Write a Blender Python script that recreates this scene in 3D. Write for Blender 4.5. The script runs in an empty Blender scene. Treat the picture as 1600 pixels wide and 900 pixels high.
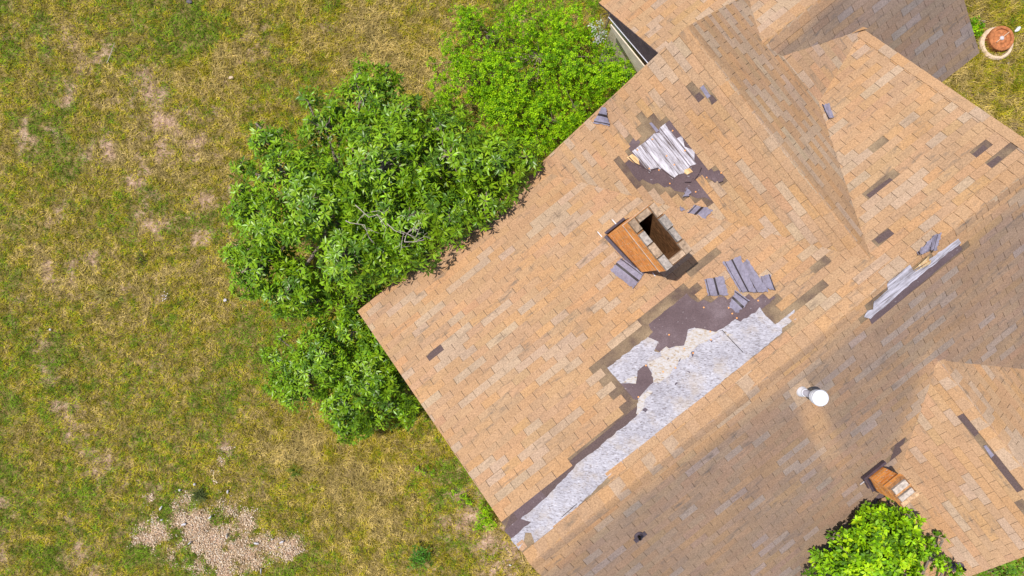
import bpy, math, random
import numpy as np
from mathutils import Vector
from mathutils.geometry import tessellate_polygon

# ------------------------------------------------------------------ camera, sky, sun, exposure
scene = bpy.context.scene
C = scene.collection
D0 = 12.1            # camera height above the eaves
ZE = 2.6             # height of the eaves above the ground
HC = D0 + ZE
F = 1600 * 24 / 36.0

cam = bpy.data.cameras.new('camera')
cam.lens = 24
cam.sensor_width = 36
cam.clip_end = 2000
camo = bpy.data.objects.new('camera', cam)
C.objects.link(camo)
camo.location = (0, 0, HC)
scene.camera = camo

SUN_EL = 72.0
w = bpy.data.worlds.new('World')
scene.world = w
w.use_nodes = True
wn = w.node_tree
sky = wn.nodes.new('ShaderNodeTexSky')
sky.sky_type = 'NISHITA'
sky.sun_disc = False
sky.sun_elevation = math.radians(SUN_EL)
sky.sun_rotation = math.radians(-78)
bg = wn.nodes['Background']
wn.links.new(sky.outputs[0], bg.inputs[0])
bg.inputs[1].default_value = 0.12
sl = bpy.data.lights.new('sun', 'SUN')
sl.energy = 4.4
sl.angle = math.radians(0.5)
sl.color = (1.0, 0.96, 0.9)
so = bpy.data.objects.new('sun', sl)
C.objects.link(so)
so.location = (-20, 0, 45)
so.rotation_euler = (math.radians(-4.0), -math.radians(90 - SUN_EL), 0)
scene.view_settings.view_transform = 'Standard'
scene.view_settings.look = 'None'
scene.view_settings.gamma = 1
scene.view_settings.use_curve_mapping = False
scene.view_settings.exposure = 0.5

rng = np.random.default_rng(7)
random.seed(7)

# ------------------------------------------------------------------ coordinates
ANG = math.radians(38.3)
CU, SU = math.cos(ANG), math.sin(ANG)

def W(u, v, z):
    """house axes (u along the main ridge, v across it) -> world"""
    return Vector((u * CU + v * SU, u * SU - v * CU, z))

def toUV(x, y):
    return x * CU + y * SU, x * SU - y * CU

def ground_at(px, py, z=0.0):
    d = HC - z
    return Vector(((px - 800) / F * d, -(py - 450) / F * d, z))

class Plane:
    """roof plane: rise above the eaves = a + b*u + c*v"""
    def __init__(s, a, b, c):
        s.a, s.b, s.c = a, b, c
        s.n = (W(0, 0, 0) * 0 + Vector((-(b * CU + c * SU), -(b * SU - c * CU), 1))).normalized()
    def rise(s, u, v):
        return s.a + s.b * u + s.c * v
    def pt(s, u, v, h=0.0):
        return W(u, v, ZE + s.rise(u, v)) + s.n * h
    def at(s, px, py):
        dx, dy = px - 800, py - 450
        up, vp = dx * CU - dy * SU, dx * SU + dy * CU
        d = (D0 - s.a) / (1 + (s.b * up + s.c * vp) / F)
        return up * d / F, vp * d / F

S = 0.5
VE, VR = -1.37, 3.26
RR = S * (VR - VE)
UW, RW, VW, SW = 4.355, 2.15, -1.41, 0.79
RE, VEF = 1.217, -0.576
UH, RH = 4.52, 1.44
VP = VR + (RR - RH) / S
V7 = VR + RR / S
PA = Plane(-S * VE, 0, S)
PG = Plane(RR + S * VR, 0, -S)
PB1 = Plane(RW - SW * UW, SW, 0)
PB2 = Plane(RW + SW * UW, -SW, 0)
PE = Plane(RE - S * VEF, 0, S)
PF = Plane(RE + S * VEF, 0, -S)
PH1 = Plane(RH - S * UH, S, 0)
PH2 = Plane(RH + S * UH, -S, 0)
UJ = 5.75
_rj = RW - SW * (UJ - UW)
V1 = (UJ, VEF + (RE - _rj) / S)
V2 = (UJ, _rj / S + VE)
V3 = (7.2, 0.244)
_bj = (PA.rise(*V3) - _rj) / (V3[0] - UJ)
PJ = Plane(_rj - _bj * UJ, _bj, 0)

# ------------------------------------------------------------------ numpy noise
def _hash(ix, iy, seed):
    h = (ix.astype(np.int64) * 374761393 + iy.astype(np.int64) * 668265263 + seed * 974634541) & 0xffffffff
    h = ((h ^ (h >> 13)) * 1274126177) & 0xffffffff
    h = h ^ (h >> 16)
    return (h & 0xffff) / 65535.0

def vnoise(x, y, seed=0):
    x = np.asarray(x, float); y = np.asarray(y, float)
    ix, iy = np.floor(x), np.floor(y)
    fx, fy = x - ix, y - iy
    fx = fx * fx * (3 - 2 * fx); fy = fy * fy * (3 - 2 * fy)
    a = _hash(ix, iy, seed); b = _hash(ix + 1, iy, seed)
    c = _hash(ix, iy + 1, seed); d = _hash(ix + 1, iy + 1, seed)
    return (a * (1 - fx) + b * fx) * (1 - fy) + (c * (1 - fx) + d * fx) * fy

def fbm(x, y, seed=0, oct=4):
    t, amp, tot = 0, 1.0, 0
    for o in range(oct):
        t = t + amp * vnoise(np.asarray(x) * 2 ** o, np.asarray(y) * 2 ** o, seed + o * 17)
        tot += amp
        amp *= 0.55
    return t / tot

def sstep(a, b, x):
    t = np.clip((x - a) / (b - a), 0, 1)
    return t * t * (3 - 2 * t)

# ------------------------------------------------------------------ objects
def empty(name, loc, label, cat, group=None):
    o = bpy.data.objects.new(name, None)
    C.objects.link(o)
    o.location = loc
    o.empty_display_size = 0.2
    tag(o, label, cat, group)
    return o

def tag(o, label=None, cat=None, group=None, kind=None):
    if label: o['label'] = label
    if cat: o['category'] = cat
    if group: o['group'] = group
    if kind: o['kind'] = kind
    return o

def link(name, me, parent=None):
    o = bpy.data.objects.new(name, me)
    C.objects.link(o)
    if parent is not None:
        o.parent = parent
        inv = parent.matrix_basis.copy()
        p = parent
        tot = p.matrix_basis.copy()
        while p.parent:
            p = p.parent
            tot = p.matrix_basis @ tot
        o.location = -tot.translation
    return o

class MB:
    """collects world-space polygons, then links them as one mesh object"""
    def __init__(s):
        s.v, s.f, s.m, s.col, s.uv = [], [], [], [], []
        s.mats = []
    def mi(s, mat):
        if mat not in s.mats:
            s.mats.append(mat)
        return s.mats.index(mat)
    def poly(s, pts, mat, col=None, uv=None):
        i = len(s.v)
        s.v += [tuple(p) for p in pts]
        s.f.append(tuple(range(i, i + len(pts))))
        s.m.append(s.mi(mat))
        s.col.append(col if col is not None else (1, 1, 1, 0))
        s.uv.append(uv)
    def quad(s, a, b, c, d, mat, col=None):
        s.poly([a, b, c, d], mat, col)
    def box(s, o, ex, ey, ez, mat, col=None):
        """box from corner o with edge vectors"""
        o = Vector(o); ex = Vector(ex); ey = Vector(ey); ez = Vector(ez)
        p = [o, o + ex, o + ex + ey, o + ey]
        q = [k + ez for k in p]
        s.poly(p[::-1], mat, col); s.poly(q, mat, col)
        for i in range(4):
            j = (i + 1) % 4
            s.poly([p[i], p[j], q[j], q[i]], mat, col)
    def cbox(s, c, ex, ey, ez, mat, col=None):
        ex = Vector(ex); ey = Vector(ey)
        s.box(Vector(c) - ex / 2 - ey / 2, ex, ey, ez, mat, col)
    def tube(s, pts, rad, mat, n=6, col=None, cap=True):
        pts = [Vector(p) for p in pts]
        rings = []
        for i, p in enumerate(pts):
            d = (pts[min(i + 1, len(pts) - 1)] - pts[max(i - 1, 0)])
            if d.length < 1e-9: d = Vector((0, 0, 1))
            d.normalize()
            a = d.cross(Vector((0.3, 0.9, 0.2)))
            if a.length < 0.05: a = d.cross(Vector((1, 0, 0)))
            a.normalize(); b = d.cross(a)
            r = rad[i] if hasattr(rad, '__len__') else rad
            rings.append([p + (a * math.cos(k * 2 * math.pi / n) + b * math.sin(k * 2 * math.pi / n)) * r for k in range(n)])
        for i in range(len(rings) - 1):
            for k in range(n):
                j = (k + 1) % n
                s.poly([rings[i][k], rings[i][j], rings[i + 1][j], rings[i + 1][k]], mat, col)
        if cap:
            s.poly(rings[0], mat, col); s.poly(rings[-1], mat, col)
    def lathe(s, c, prof, mat, n=32, axis=None, col=None):
        c = Vector(c)
        ax = Vector(axis or (0, 0, 1)).normalized()
        a = ax.cross(Vector((0, 1, 0)) if abs(ax.y) < 0.9 else Vector((1, 0, 0))).normalized()
        b = ax.cross(a)
        rings = []
        for r, z in prof:
            rings.append([c + ax * z + (a * math.cos(2 * math.pi * k / n) + b * math.sin(2 * math.pi * k / n)) * r for k in range(n)])
        for i in range(len(rings) - 1):
            for k in range(n):
                j = (k + 1) % n
                s.poly([rings[i][k], rings[i][j], rings[i + 1][j], rings[i + 1][k]], mat, col)
        s.poly(rings[0][::-1], mat, col)
        s.poly(rings[-1], mat, col)
    def build(s, name, parent=None, smooth=False):
        me = bpy.data.meshes.new(name)
        me.from_pydata(s.v, [], s.f)
        for mt in s.mats:
            me.materials.append(mt)
        me.polygons.foreach_set('material_index', s.m)
        ca = me.attributes.new('tone', 'FLOAT_COLOR', 'CORNER')
        arr = []
        for f, c in zip(s.f, s.col):
            if len(c) and hasattr(c[0], '__len__'):
                for k in c: arr += list(k)
            else:
                arr += list(c) * len(f)
        ca.data.foreach_set('color', arr)
        if any(u is not None for u in s.uv):
            ul = me.uv_layers.new(name='UVMap')
            arr = []
            for f, u in zip(s.f, s.uv):
                if u is None: arr += [0, 0] * len(f)
                else:
                    for k in u: arr += [k[0], k[1]]
            ul.data.foreach_set('uv', arr)
        if smooth:
            me.polygons.foreach_set('use_smooth', [True] * len(s.f))
        me.update()
        return link(name, me, parent)

def np_mesh(name, verts, faces, colors, mat, parent=None, smooth=False):
    """verts (N,3), faces (M,3), colours (N,3)"""
    me = bpy.data.meshes.new(name)
    n, m = len(verts), len(faces)
    me.vertices.add(n)
    me.vertices.foreach_set('co', np.ascontiguousarray(verts, np.float32).ravel())
    k = faces.shape[1]
    me.loops.add(m * k)
    me.loops.foreach_set('vertex_index', np.ascontiguousarray(faces, np.int32).ravel())
    me.polygons.add(m)
    me.polygons.foreach_set('loop_start', np.arange(0, m * k, k, dtype=np.int32))
    me.polygons.foreach_set('loop_total', np.full(m, k, np.int32))
    me.update(calc_edges=True)
    ca = me.attributes.new('tone', 'FLOAT_COLOR', 'POINT')
    c4 = np.ones((n, 4), np.float32)
    c4[:, :3] = colors
    ca.data.foreach_set('color', c4.ravel())
    me.materials.append(mat)
    if smooth:
        me.polygons.foreach_set('use_smooth', np.ones(m, bool))
    me.validate()
    return link(name, me, parent)

# ------------------------------------------------------------------ materials
class NT:
    def __init__(s, name, rough=0.8, spec=0.3):
        s.mat = bpy.data.materials.new(name)
        s.mat.use_nodes = True
        s.t = s.mat.node_tree
        s.b = s.t.nodes['Principled BSDF']
        s.b.inputs['Roughness'].default_value = rough
        s.b.inputs['Specular IOR Level'].default_value = spec
    def n(s, typ, **kw):
        nd = s.t.nodes.new(typ)
        for k, v in kw.items(): setattr(nd, k, v)
        return nd
    def l(s, a, b): s.t.links.new(a, b)
    def set(s, sock, val):
        if hasattr(val, 'default_value'): s.l(val, sock)
        elif isinstance(val, (tuple, list)): sock.default_value = tuple(val) + ((1,) if len(val) == 3 and len(sock.default_value) == 4 else ())
        else: sock.default_value = val
    def coord(s, kind='Object', scale=(1, 1, 1), rot=(0, 0, 0)):
        tc = s.n('ShaderNodeTexCoord')
        mp = s.n('ShaderNodeMapping')
        mp.inputs['Scale'].default_value = scale
        mp.inputs['Rotation'].default_value = rot
        s.l(tc.outputs[kind], mp.inputs['Vector'])
        return mp.outputs[0]
    def grain(s, along, across, rot):
        tc = s.n('ShaderNodeTexCoord')
        mp = s.n('ShaderNodeMapping', vector_type='TEXTURE')
        mp.inputs['Scale'].default_value = (1 / along, 1 / across, 1 / along)
        mp.inputs['Rotation'].default_value = (0, 0, rot)
        s.l(tc.outputs['Object'], mp.inputs['Vector'])
        return mp.outputs[0]
    def noise(s, vec, scale, detail=3, rough=0.55, dist=0.0):
        nd = s.n('ShaderNodeTexNoise')
        s.l(vec, nd.inputs['Vector'])
        nd.inputs['Scale'].default_value = scale
        nd.inputs['Detail'].default_value = detail
        nd.inputs['Roughness'].default_value = rough
        nd.inputs['Distortion'].default_value = dist
        return nd.outputs['Fac']
    def ramp(s, fac, stops):
        r = s.n('ShaderNodeValToRGB')
        while len(r.color_ramp.elements) < len(stops): r.color_ramp.elements.new(0.5)
        for e, (p, c) in zip(r.color_ramp.elements, stops):
            e.position = p
            e.color = tuple(c) + (1,) if len(c) == 3 else c
        s.l(fac, r.inputs[0])
        return r.outputs[0]
    def mix(s, fac, a, b, mode='MIX'):
        m = s.n('ShaderNodeMix', data_type='RGBA', blend_type=mode)
        s.set(m.inputs[0], fac); s.set(m.inputs[6], a); s.set(m.inputs[7], b)
        return m.outputs[2]
    def math(s, op, a, b=0.0):
        m = s.n('ShaderNodeMath', operation=op)
        s.set(m.inputs[0], a); s.set(m.inputs[1], b)
        return m.outputs[0]
    def attr(s, name='tone'):
        a = s.n('ShaderNodeAttribute')
        a.attribute_name = name
        return a
    def bump(s, h, strength=0.4, dist=0.01):
        b = s.n('ShaderNodeBump')
        b.inputs['Strength'].default_value = strength
        b.inputs['Distance'].default_value = dist
        s.l(h, b.inputs['Height'])
        s.l(b.outputs[0], s.b.inputs['Normal'])
    def base(s, c): s.set(s.b.inputs['Base Color'], c); return s

def g(v): return (v, v, v)

def shingle_mat():
    m = NT('weathered_shingle', 0.92, 0.15)
    a = m.attr()
    oc = m.coord('Object')
    uv = m.coord('UV')
    speck = m.noise(oc, 48, 4, 0.8)
    c = m.mix(1.0, a.outputs['Color'], m.ramp(speck, [(0.3, g(0.6)), (0.5, g(1.0)), (0.7, g(1.36))]), 'MULTIPLY')
    big = m.noise(oc, 1.1, 4, 0.6)
    c = m.mix(1.0, c, m.ramp(big, [(0.3, (0.9, 0.89, 0.88)), (0.65, g(1.04))]), 'MULTIPLY')
    # dark scuffs that run along the courses
    mp = m.coord('UV', (3.2, 13, 1))
    st = m.noise(mp, 1.0, 6, 0.7)
    mask = m.noise(m.coord('UV', (0.8, 2.2, 1)), 1.3, 2)
    sm = m.math('MULTIPLY', m.ramp(st, [(0.51, g(0)), (0.66, g(1))]), m.ramp(mask, [(0.46, g(0)), (0.62, g(0.95))]))
    c = m.mix(sm, c, (0.16, 0.115, 0.08))
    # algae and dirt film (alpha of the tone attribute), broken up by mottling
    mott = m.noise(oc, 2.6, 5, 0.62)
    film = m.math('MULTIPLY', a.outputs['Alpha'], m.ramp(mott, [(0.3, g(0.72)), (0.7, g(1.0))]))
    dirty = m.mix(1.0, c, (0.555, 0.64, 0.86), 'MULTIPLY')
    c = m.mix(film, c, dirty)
    m.base(c)
    m.bump(speck, 0.35, 0.004)
    return m.mat

def headlap_mat():
    m = NT('unweathered_headlap', 0.95, 0.1)
    oc = m.coord('Object')
    n1 = m.noise(oc, 70, 3, 0.7)
    n2 = m.noise(oc, 2.3, 3, 0.6)
    c = m.ramp(n2, [(0.34, (0.09, 0.06, 0.05)), (0.5, (0.155, 0.108, 0.07)), (0.66, (0.22, 0.155, 0.095))])
    c = m.mix(1.0, c, m.ramp(n1, [(0.3, g(0.65)), (0.7, g(1.35))]), 'MULTIPLY')
    m.base(c); m.bump(n1, 0.3, 0.004)
    return m.mat

def felt_mat():
    m = NT('tarred_felt', 0.85, 0.25)
    oc = m.coord('Object')
    n1 = m.noise(oc, 1.9, 5, 0.65)
    n2 = m.noise(oc, 60, 2, 0.6)
    c = m.ramp(n1, [(0.25, (0.07, 0.045, 0.047)), (0.55, (0.105, 0.072, 0.076)), (0.78, (0.165, 0.122, 0.13))])
    c = m.mix(1.0, c, m.ramp(n2, [(0.3, g(0.8)), (0.75, g(1.22))]), 'MULTIPLY')
    sp = m.noise(oc, 28, 1, 0.4)
    c = m.mix(m.ramp(sp, [(0.74, g(0)), (0.78, g(0.6))]), c, (0.33, 0.29, 0.3))
    m.base(c); m.bump(n1, 0.5, 0.02)
    return m.mat

def osb_mat(name, tan):
    m = NT(name, 0.9, 0.2)
    oc = m.coord('Object')
    wob = m.noise(oc, 9, 2)
    flakes = []
    for rot, sc in ((0.4, (30, 85, 30)), (1.5, (34, 78, 34)), (2.4, (28, 90, 28))):
        v = m.n('ShaderNodeTexVoronoi')
        m.l(m.coord('Object', sc, (0, 0, rot)), v.inputs['Vector'])
        v.inputs['Scale'].default_value = 1.0
        flakes.append(v.outputs['Color'])
    f = m.mix(0.5, m.mix(0.5, flakes[0], flakes[1]), flakes[2])
    bw = m.n('ShaderNodeRGBToBW'); m.l(f, bw.inputs[0])
    if tan:
        nz = m.noise(oc, 16, 6, 0.75)
        c = m.ramp(m.math('ADD', m.math('MULTIPLY', bw.outputs[0], 0.45), m.math('MULTIPLY', nz, 0.55)), [(0.3, (0.16, 0.11, 0.08)), (0.4, (0.33, 0.26, 0.19)), (0.52, (0.37, 0.34, 0.33)), (0.62, (0.40, 0.375, 0.37)), (0.75, (0.36, 0.26, 0.15))])
    else:
        c = m.ramp(bw.outputs[0], [(0.24, (0.19, 0.17, 0.175)), (0.4, (0.3, 0.282, 0.305)), (0.6, (0.34, 0.322, 0.35)), (0.75, (0.42, 0.4, 0.43))])
        sp = m.noise(oc, 46, 2, 0.6)
        c = m.mix(m.ramp(sp, [(0.28, g(0.8)), (0.38, g(0))]), c, (0.14, 0.1, 0.095))
        st = m.noise(oc, 3.5, 4, 0.6)
        c = m.mix(m.ramp(st, [(0.5, g(0)), (0.72, g(0.6))]), c, (0.34, 0.27, 0.2))
        s2 = m.noise(oc, 1.7, 5, 0.65)
        c = m.mix(1.0, c, m.ramp(s2, [(0.35, (0.8, 0.79, 0.8)), (0.6, g(1.03))]), 'MULTIPLY')
    m.base(c); m.bump(bw.outputs[0], 0.6, 0.006)
    return m.mat

def wood_mat(name, c0, c1, c2, rot):
    m = NT(name, 0.85, 0.2)
    st = m.noise(m.grain(2.2, 34, rot), 1.0, 6, 0.72)
    n2 = m.noise(m.coord('Object'), 5, 3)
    c = m.ramp(st, [(0.36, c0), (0.47, c1), (0.6, c2)])
    c = m.mix(m.ramp(n2, [(0.52, g(0)), (0.75, g(0.6))]), c, c0)
    m.base(c); m.bump(st, 0.5, 0.006)
    return m.mat

def plain(name, col, rough=0.8, spec=0.3, var=0.25, scale=12, metal=0.0, use_attr=False):
    m = NT(name, rough, spec)
    n1 = m.noise(m.coord('Object'), scale, 4, 0.65)
    src = m.attr().outputs['Color'] if use_attr else col
    c = m.mix(1.0, src, m.ramp(n1, [(0.28, g(1 - var)), (0.72, g(1 + var))]), 'MULTIPLY')
    m.base(c)
    m.b.inputs['Metallic'].default_value = metal
    m.bump(n1, 0.25, 0.005)
    return m.mat

def leaf_mat(name, rough, trans=0.35, spec=0.5):
    m = NT(name, rough, spec)
    a = m.attr()
    n1 = m.noise(m.coord('Object'), 14, 2)
    c = m.mix(1.0, a.outputs['Color'], m.ramp(n1, [(0.3, g(0.86)), (0.7, g(1.14))]), 'MULTIPLY')
    m.base(c)
    t = m.n('ShaderNodeBsdfTranslucent')
    m.l(m.mix(1.0, c, (1.25, 1.2, 0.3), 'MULTIPLY'), t.inputs[0])
    ms = m.n('ShaderNodeMixShader')
    ms.inputs[0].default_value = trans
    m.l(m.b.outputs[0], ms.inputs[1]); m.l(t.outputs[0], ms.inputs[2])
    out = [x for x in m.t.nodes if x.type == 'OUTPUT_MATERIAL'][0]
    m.l(ms.outputs[0], out.inputs[0])
    return m.mat

def brick_mat():
    m = NT('orange_brick', 0.9, 0.15)
    uv = m.coord('UV')
    b = m.n('ShaderNodeTexBrick')
    b.inputs['Bias'].default_value = 0.0
    m.l(uv, b.inputs['Vector'])
    b.inputs['Scale'].default_value = 1.0
    b.inputs['Brick Width'].default_value = 0.21
    b.inputs['Row Height'].default_value = 0.075
    b.inputs['Mortar Size'].default_value = 0.007
    b.inputs['Color1'].default_value = (0.92, 0.37, 0.085, 1)
    b.inputs['Color2'].default_value = (0.72, 0.235, 0.045, 1)
    b.inputs['Mortar'].default_value = (0.72, 0.40, 0.19, 1)
    n1 = m.noise(m.coord('Object'), 7, 6, 0.7)
    c = m.mix(1.0, b.outputs['Color'], m.ramp(n1, [(0.3, g(0.55)), (0.5, g(.98)), (0.7, g(1.15))]), 'MULTIPLY')
    sp = m.noise(uv, 22, 1, 0.4)
    c = m.mix(m.ramp(sp, [(0.66, g(0)), (0.71, g(0.8))]), c, (0.7, 0.6, 0.48))
    m.base(c); m.bump(b.outputs['Fac'], 0.4, -0.006)
    return m.mat

def ground_mat():
    m = NT('dry_soil_and_thatch', 0.95, 0.1)
    oc = m.coord('Object')
    n1 = m.noise(oc, 0.55, 5, 0.6)
    n2 = m.noise(oc, 7, 5, 0.7)
    n3 = m.noise(oc, 42, 3, 0.7)
    a = m.attr()
    soil = m.ramp(n2, [(0.3, (0.12, 0.07, 0.045)), (0.5, (0.29, 0.185, 0.12)), (0.7, (0.42, 0.295, 0.215))])
    grass = m.ramp(n2, [(0.3, (0.04, 0.032, 0.008)), (0.5, (0.14, 0.105, 0.03)), (0.72, (0.28, 0.2, 0.09))])
    sep = m.n('ShaderNodeSeparateColor'); m.l(a.outputs['Color'], sep.inputs[0])
    bare = m.math('ADD', sep.outputs[0], m.math('MULTIPLY', m.math('SUBTRACT', n2, 0.5), 0.5))
    c = m.mix(m.ramp(bare, [(0.25, g(0)), (0.85, g(1))]), grass, soil)
    c = m.mix(1.0, c, m.ramp(n3, [(0.3, g(0.6)), (0.7, g(1.35))]), 'MULTIPLY')
    m.base(c); m.bump(n3, 0.6, 0.02)
    return m.mat

M = dict(
    shingle=shingle_mat(), headlap=headlap_mat(), dark_lap=plain('bitumen_headlap', (0.088, 0.06, 0.056), 0.95, 0.1, 0.35, 60), felt=felt_mat(),
    osb=osb_mat('weathered_deck_board', False), rot=osb_mat('rotten_deck_board', True),
    grey_wood=wood_mat('silvered_plank', (0.10, 0.075, 0.07), (0.32, 0.295, 0.32), (0.52, 0.49, 0.53), math.radians(-51.7)),
    split_wood=wood_mat('fresh_split_wood', (0.3, 0.16, 0.06), (0.55, 0.36, 0.17), (0.72, 0.55, 0.33), math.radians(-50)),
    ridge_wood=wood_mat('silvered_ridge_plank', (0.12, 0.095, 0.095), (0.31, 0.29, 0.32), (0.45, 0.42, 0.47), ANG),
    back=plain('shingle_underside', (0.185, 0.166, 0.212), 0.85, 0.2, 0.26, 22),
    tar=plain('tar_strip', (0.022, 0.015, 0.016), 0.5, 0.4, 0.2, 30),
    nailcap=plain('nail_cap', (0.62, 0.27, 0.09), 0.5, 0.4, 0.1, 40),
    siding=plain('tan_siding', (0.6, 0.5, 0.39), 0.85, 0.2, 0.18, 6),
    fascia=plain('dark_fascia', (0.085, 0.06, 0.068), 0.85, 0.2, 0.3, 9),
    white=plain('white_paint', (0.6, 0.6, 0.63), 0.5, 0.4, 0.06, 8),
    galv=plain('galvanised_metal', (0.5, 0.49, 0.55), 0.45, 0.5, 0.12, 10),
    lead=plain('dark_flashing', (0.06, 0.042, 0.055), 0.6, 0.4, 0.3, 12),
    brick=brick_mat(), inner_brick=plain('sooty_brick', (0.2, 0.095, 0.04), 0.95, 0.1, 0.6, 14),
    rim=plain('weathered_rim_brick', (0.3, 0.22, 0.16), 0.9, 0.15, 0.5, 22, use_attr=True),
    mortar=plain('pale_mortar', (0.36, 0.30, 0.25), 0.95, 0.1, 0.45, 20),
    soot=plain('soot', (0.012, 0.01, 0.009), 0.95, 0.1, 0.3, 8),
    rubber=plain('pipe_boot', (0.055, 0.04, 0.05), 0.6, 0.4, 0.25, 15),
    rust=plain('rusty_iron', (0.33, 0.12, 0.045), 0.9, 0.2, 0.45, 18),
    concrete=plain('stained_concrete', (0.5, 0.37, 0.26), 0.9, 0.2, 0.3, 10),
    pale=plain('pale_scrap', (0.42, 0.39, 0.4), 0.8, 0.3, 0.25, 20),
    bark=plain('grey_bark', (0.2, 0.155, 0.12), 0.9, 0.15, 0.35, 18),
    leaf=leaf_mat('broad_leaf', 0.38, 0.12, 0.34),
    small_leaf=leaf_mat('small_leaf', 0.55, 0.3, 0.12),
    round_leaf=leaf_mat('round_leaf', 0.5, 0.2, 0.16),
    grass=leaf_mat('grass_blade', 0.8, 0.2, 0.08),
    chip=plain('wood_chip', (0.5, 0.4, 0.3), 0.9, 0.15, 0.2, 30, use_attr=True),
    ground=ground_mat(),
)

# ------------------------------------------------------------------ ground
BARE = [  # picture position on the ground, radius in metres, strength
    (100, 45, .45, .55), (70, 60, .3, .4), (150, 90, .4, .6), (110, 140, .35, .6), (60, 115, .25, .45), (170, 150, .45, .5), (228, 135, .3, .95),
    (245, 190, .45, .95), (215, 210, .35, .6), (255, 225, .3, .7), (165, 240, .3, .8), (135, 245, .2, .6), (215, 270, .3, .8), (245, 330, .4, .75), (250, 350, .3, .8),
    (320, 330, .35, .6), (360, 120, .25, .5), (330, 150, .3, .5), (90, 450, .3, .55), (105, 335, .3, .7), (100, 460, .25, .6), (80, 585, .25, .5), (100, 650, .35, .9), (140, 690, .3, .9),
    (175, 735, .4, .7), (160, 720, .3, .6), (240, 770, .2, .7), (120, 865, .35, .8), (100, 815, .25, .5), (30, 520, .4, .4), (60, 530, .4, .4), (200, 465, .35, .3), (225, 520, .5, .4), (240, 560, .4, .4),
    (740, 800, .5, .8), (800, 850, .55, .85), (770, 880, .5, .8), (720, 775, .3, .6), (600, 60, .5, .3), (490, 60, .5, .3),
    (1590, 210, .5, .6), (1555, 80, .5, .5), (10, 880, .2, .4), (260, 430, .25, .4), (380, 650, .3, .3), (540, 745, .4, .3)]
CHIPS = [(345, 850, .62, 1), (320, 820, .42, 1), (390, 865, .35, 1), (340, 885, .5, 1), (370, 805, .3, .7), (245, 830, .3, .9), (300, 840, .25, .8), (290, 790, .22, .6), (350, 780, .22, .6), (390, 815, .25, .7), (442, 858, .32, .9), (285, 865, .3, .5), (345, 715, .16, .8), (335, 735, .12, .5), (240, 780, .15, .6), (420, 840, .2, .5), (220, 850, .2, .4)]
GREEN = [(265, 790, .25), (280, 820, .25), (300, 870, .4), (340, 815, .2), (300, 770, .3), (230, 870, .4), (225, 820, .2), (20, 440, .4), (60, 40, .3), (70, 190, .5), (20, 640, .5), (90, 560, .3), (360, 640, .4), (760, 690, .5), (700, 740, .4), (120, 240, .5), (300, 60, .8), (320, 170, .5), (740, 710, .4)]

def spots(x, y, L):
    t = np.zeros_like(np.asarray(x, float))
    for q in L:
        p = ground_at(q[0], q[1])
        d = np.hypot(x - p.x, y - p.y) / q[2]
        t = np.maximum(t, (q[3] if len(q) > 3 else 1.0) * np.exp(-d * d * 1.1))
    return t

def warp(x, y):
    dx = 0.7 * (fbm(x * 1.5, y * 1.5, 91) - .5) + 0.45 * (fbm(x * 5, y * 5, 92) - .5)
    dy = 0.7 * (fbm(x * 1.5, y * 1.5, 93) - .5) + 0.45 * (fbm(x * 5, y * 5, 94) - .5)
    return x + dx, y + dy

def chip_field(x, y):
    wx, wy = warp(x, y)
    c = spots(wx, wy, [(q[0], q[1], q[2] * 1.35, q[3]) for q in CHIPS])
    c = c * (0.2 + 1.55 * fbm(x * 4.2, y * 4.2, 72, 4))
    strips = [(255, 765, .16), (268, 790, .16), (270, 812, .16), (280, 835, .16), (262, 850, .14), (300, 868, .16), (318, 885, .16), (335, 895, .16), (338, 812, .2), (365, 832, .16), (318, 775, .15), (398, 850, .14), (230, 862, .2)]
    return c * (1 - 0.9 * spots(wx, wy, strips))

def bare_field(x, y):
    wx, wy = warp(x, y)
    b = spots(wx, wy, [(q[0], q[1], q[2] * 1.5, q[3] * .95) for q in BARE]) * (2.6 * fbm(x * 4.5, y * 4.5, 5, 5) - .45)
    c = chip_field(x, y)
    b2 = 0.75 * sstep(0.55, 0.8, 0.55 * fbm(x * 0.9 + 7, y * 0.9, 21) + 0.45 * fbm(x * 4.1, y * 4.1, 22) + .02)
    return np.maximum(np.maximum(b, c), b2)

nx, ny = 320, 220
gx = np.concatenate([[-900, -200, -60, -25], np.linspace(-16, 16, nx), [25, 60, 200, 900]])
gy = np.concatenate([[-900, -200, -60, -20], np.linspace(-11, 11, ny), [20, 60, 200, 900]])
XX, YY = np.meshgrid(gx, gy)
ZZ = (fbm(XX * 0.35, YY * 0.35, 3) - 0.5) * 0.10 + (fbm(XX * 1.7, YY * 1.7, 4) - 0.5) * 0.06
ZZ[(np.abs(XX) > 20) | (np.abs(YY) > 15)] = 0
vv = np.stack([XX.ravel(), YY.ravel(), ZZ.ravel() - 0.02], 1)
nX = len(gx)
i = np.arange(len(gy) - 1)[:, None] * nX + np.arange(nX - 1)[None, :]
ff = np.stack([i, i + 1, i + 1 + nX, i + nX], -1).reshape(-1, 4)
bf = np.clip(bare_field(vv[:, 0], vv[:, 1]), 0, 1)
ground = np_mesh('ground', vv, ff, np.stack([bf, bf, bf], 1), M['ground'], smooth=True)
tag(ground, kind='structure')

# ------------------------------------------------------------------ house
house = empty('house', W(2.4, 3.0, 0), 'house with storm damaged tan shingle roof, patches of bare deck and crossing gables', 'house')

TAB, EXPO, GAP = 0.305, 0.1275, 0.009
PAL = np.array([(0.350, 0.207, 0.110), (0.338, 0.203, 0.112), (0.36, 0.208, 0.103), (0.33, 0.204, 0.118), (0.345, 0.212, 0.118)])
BEIGE = np.array([(0.335, 0.242, 0.168), (0.328, 0.238, 0.17), (0.345, 0.25, 0.176)])

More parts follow.
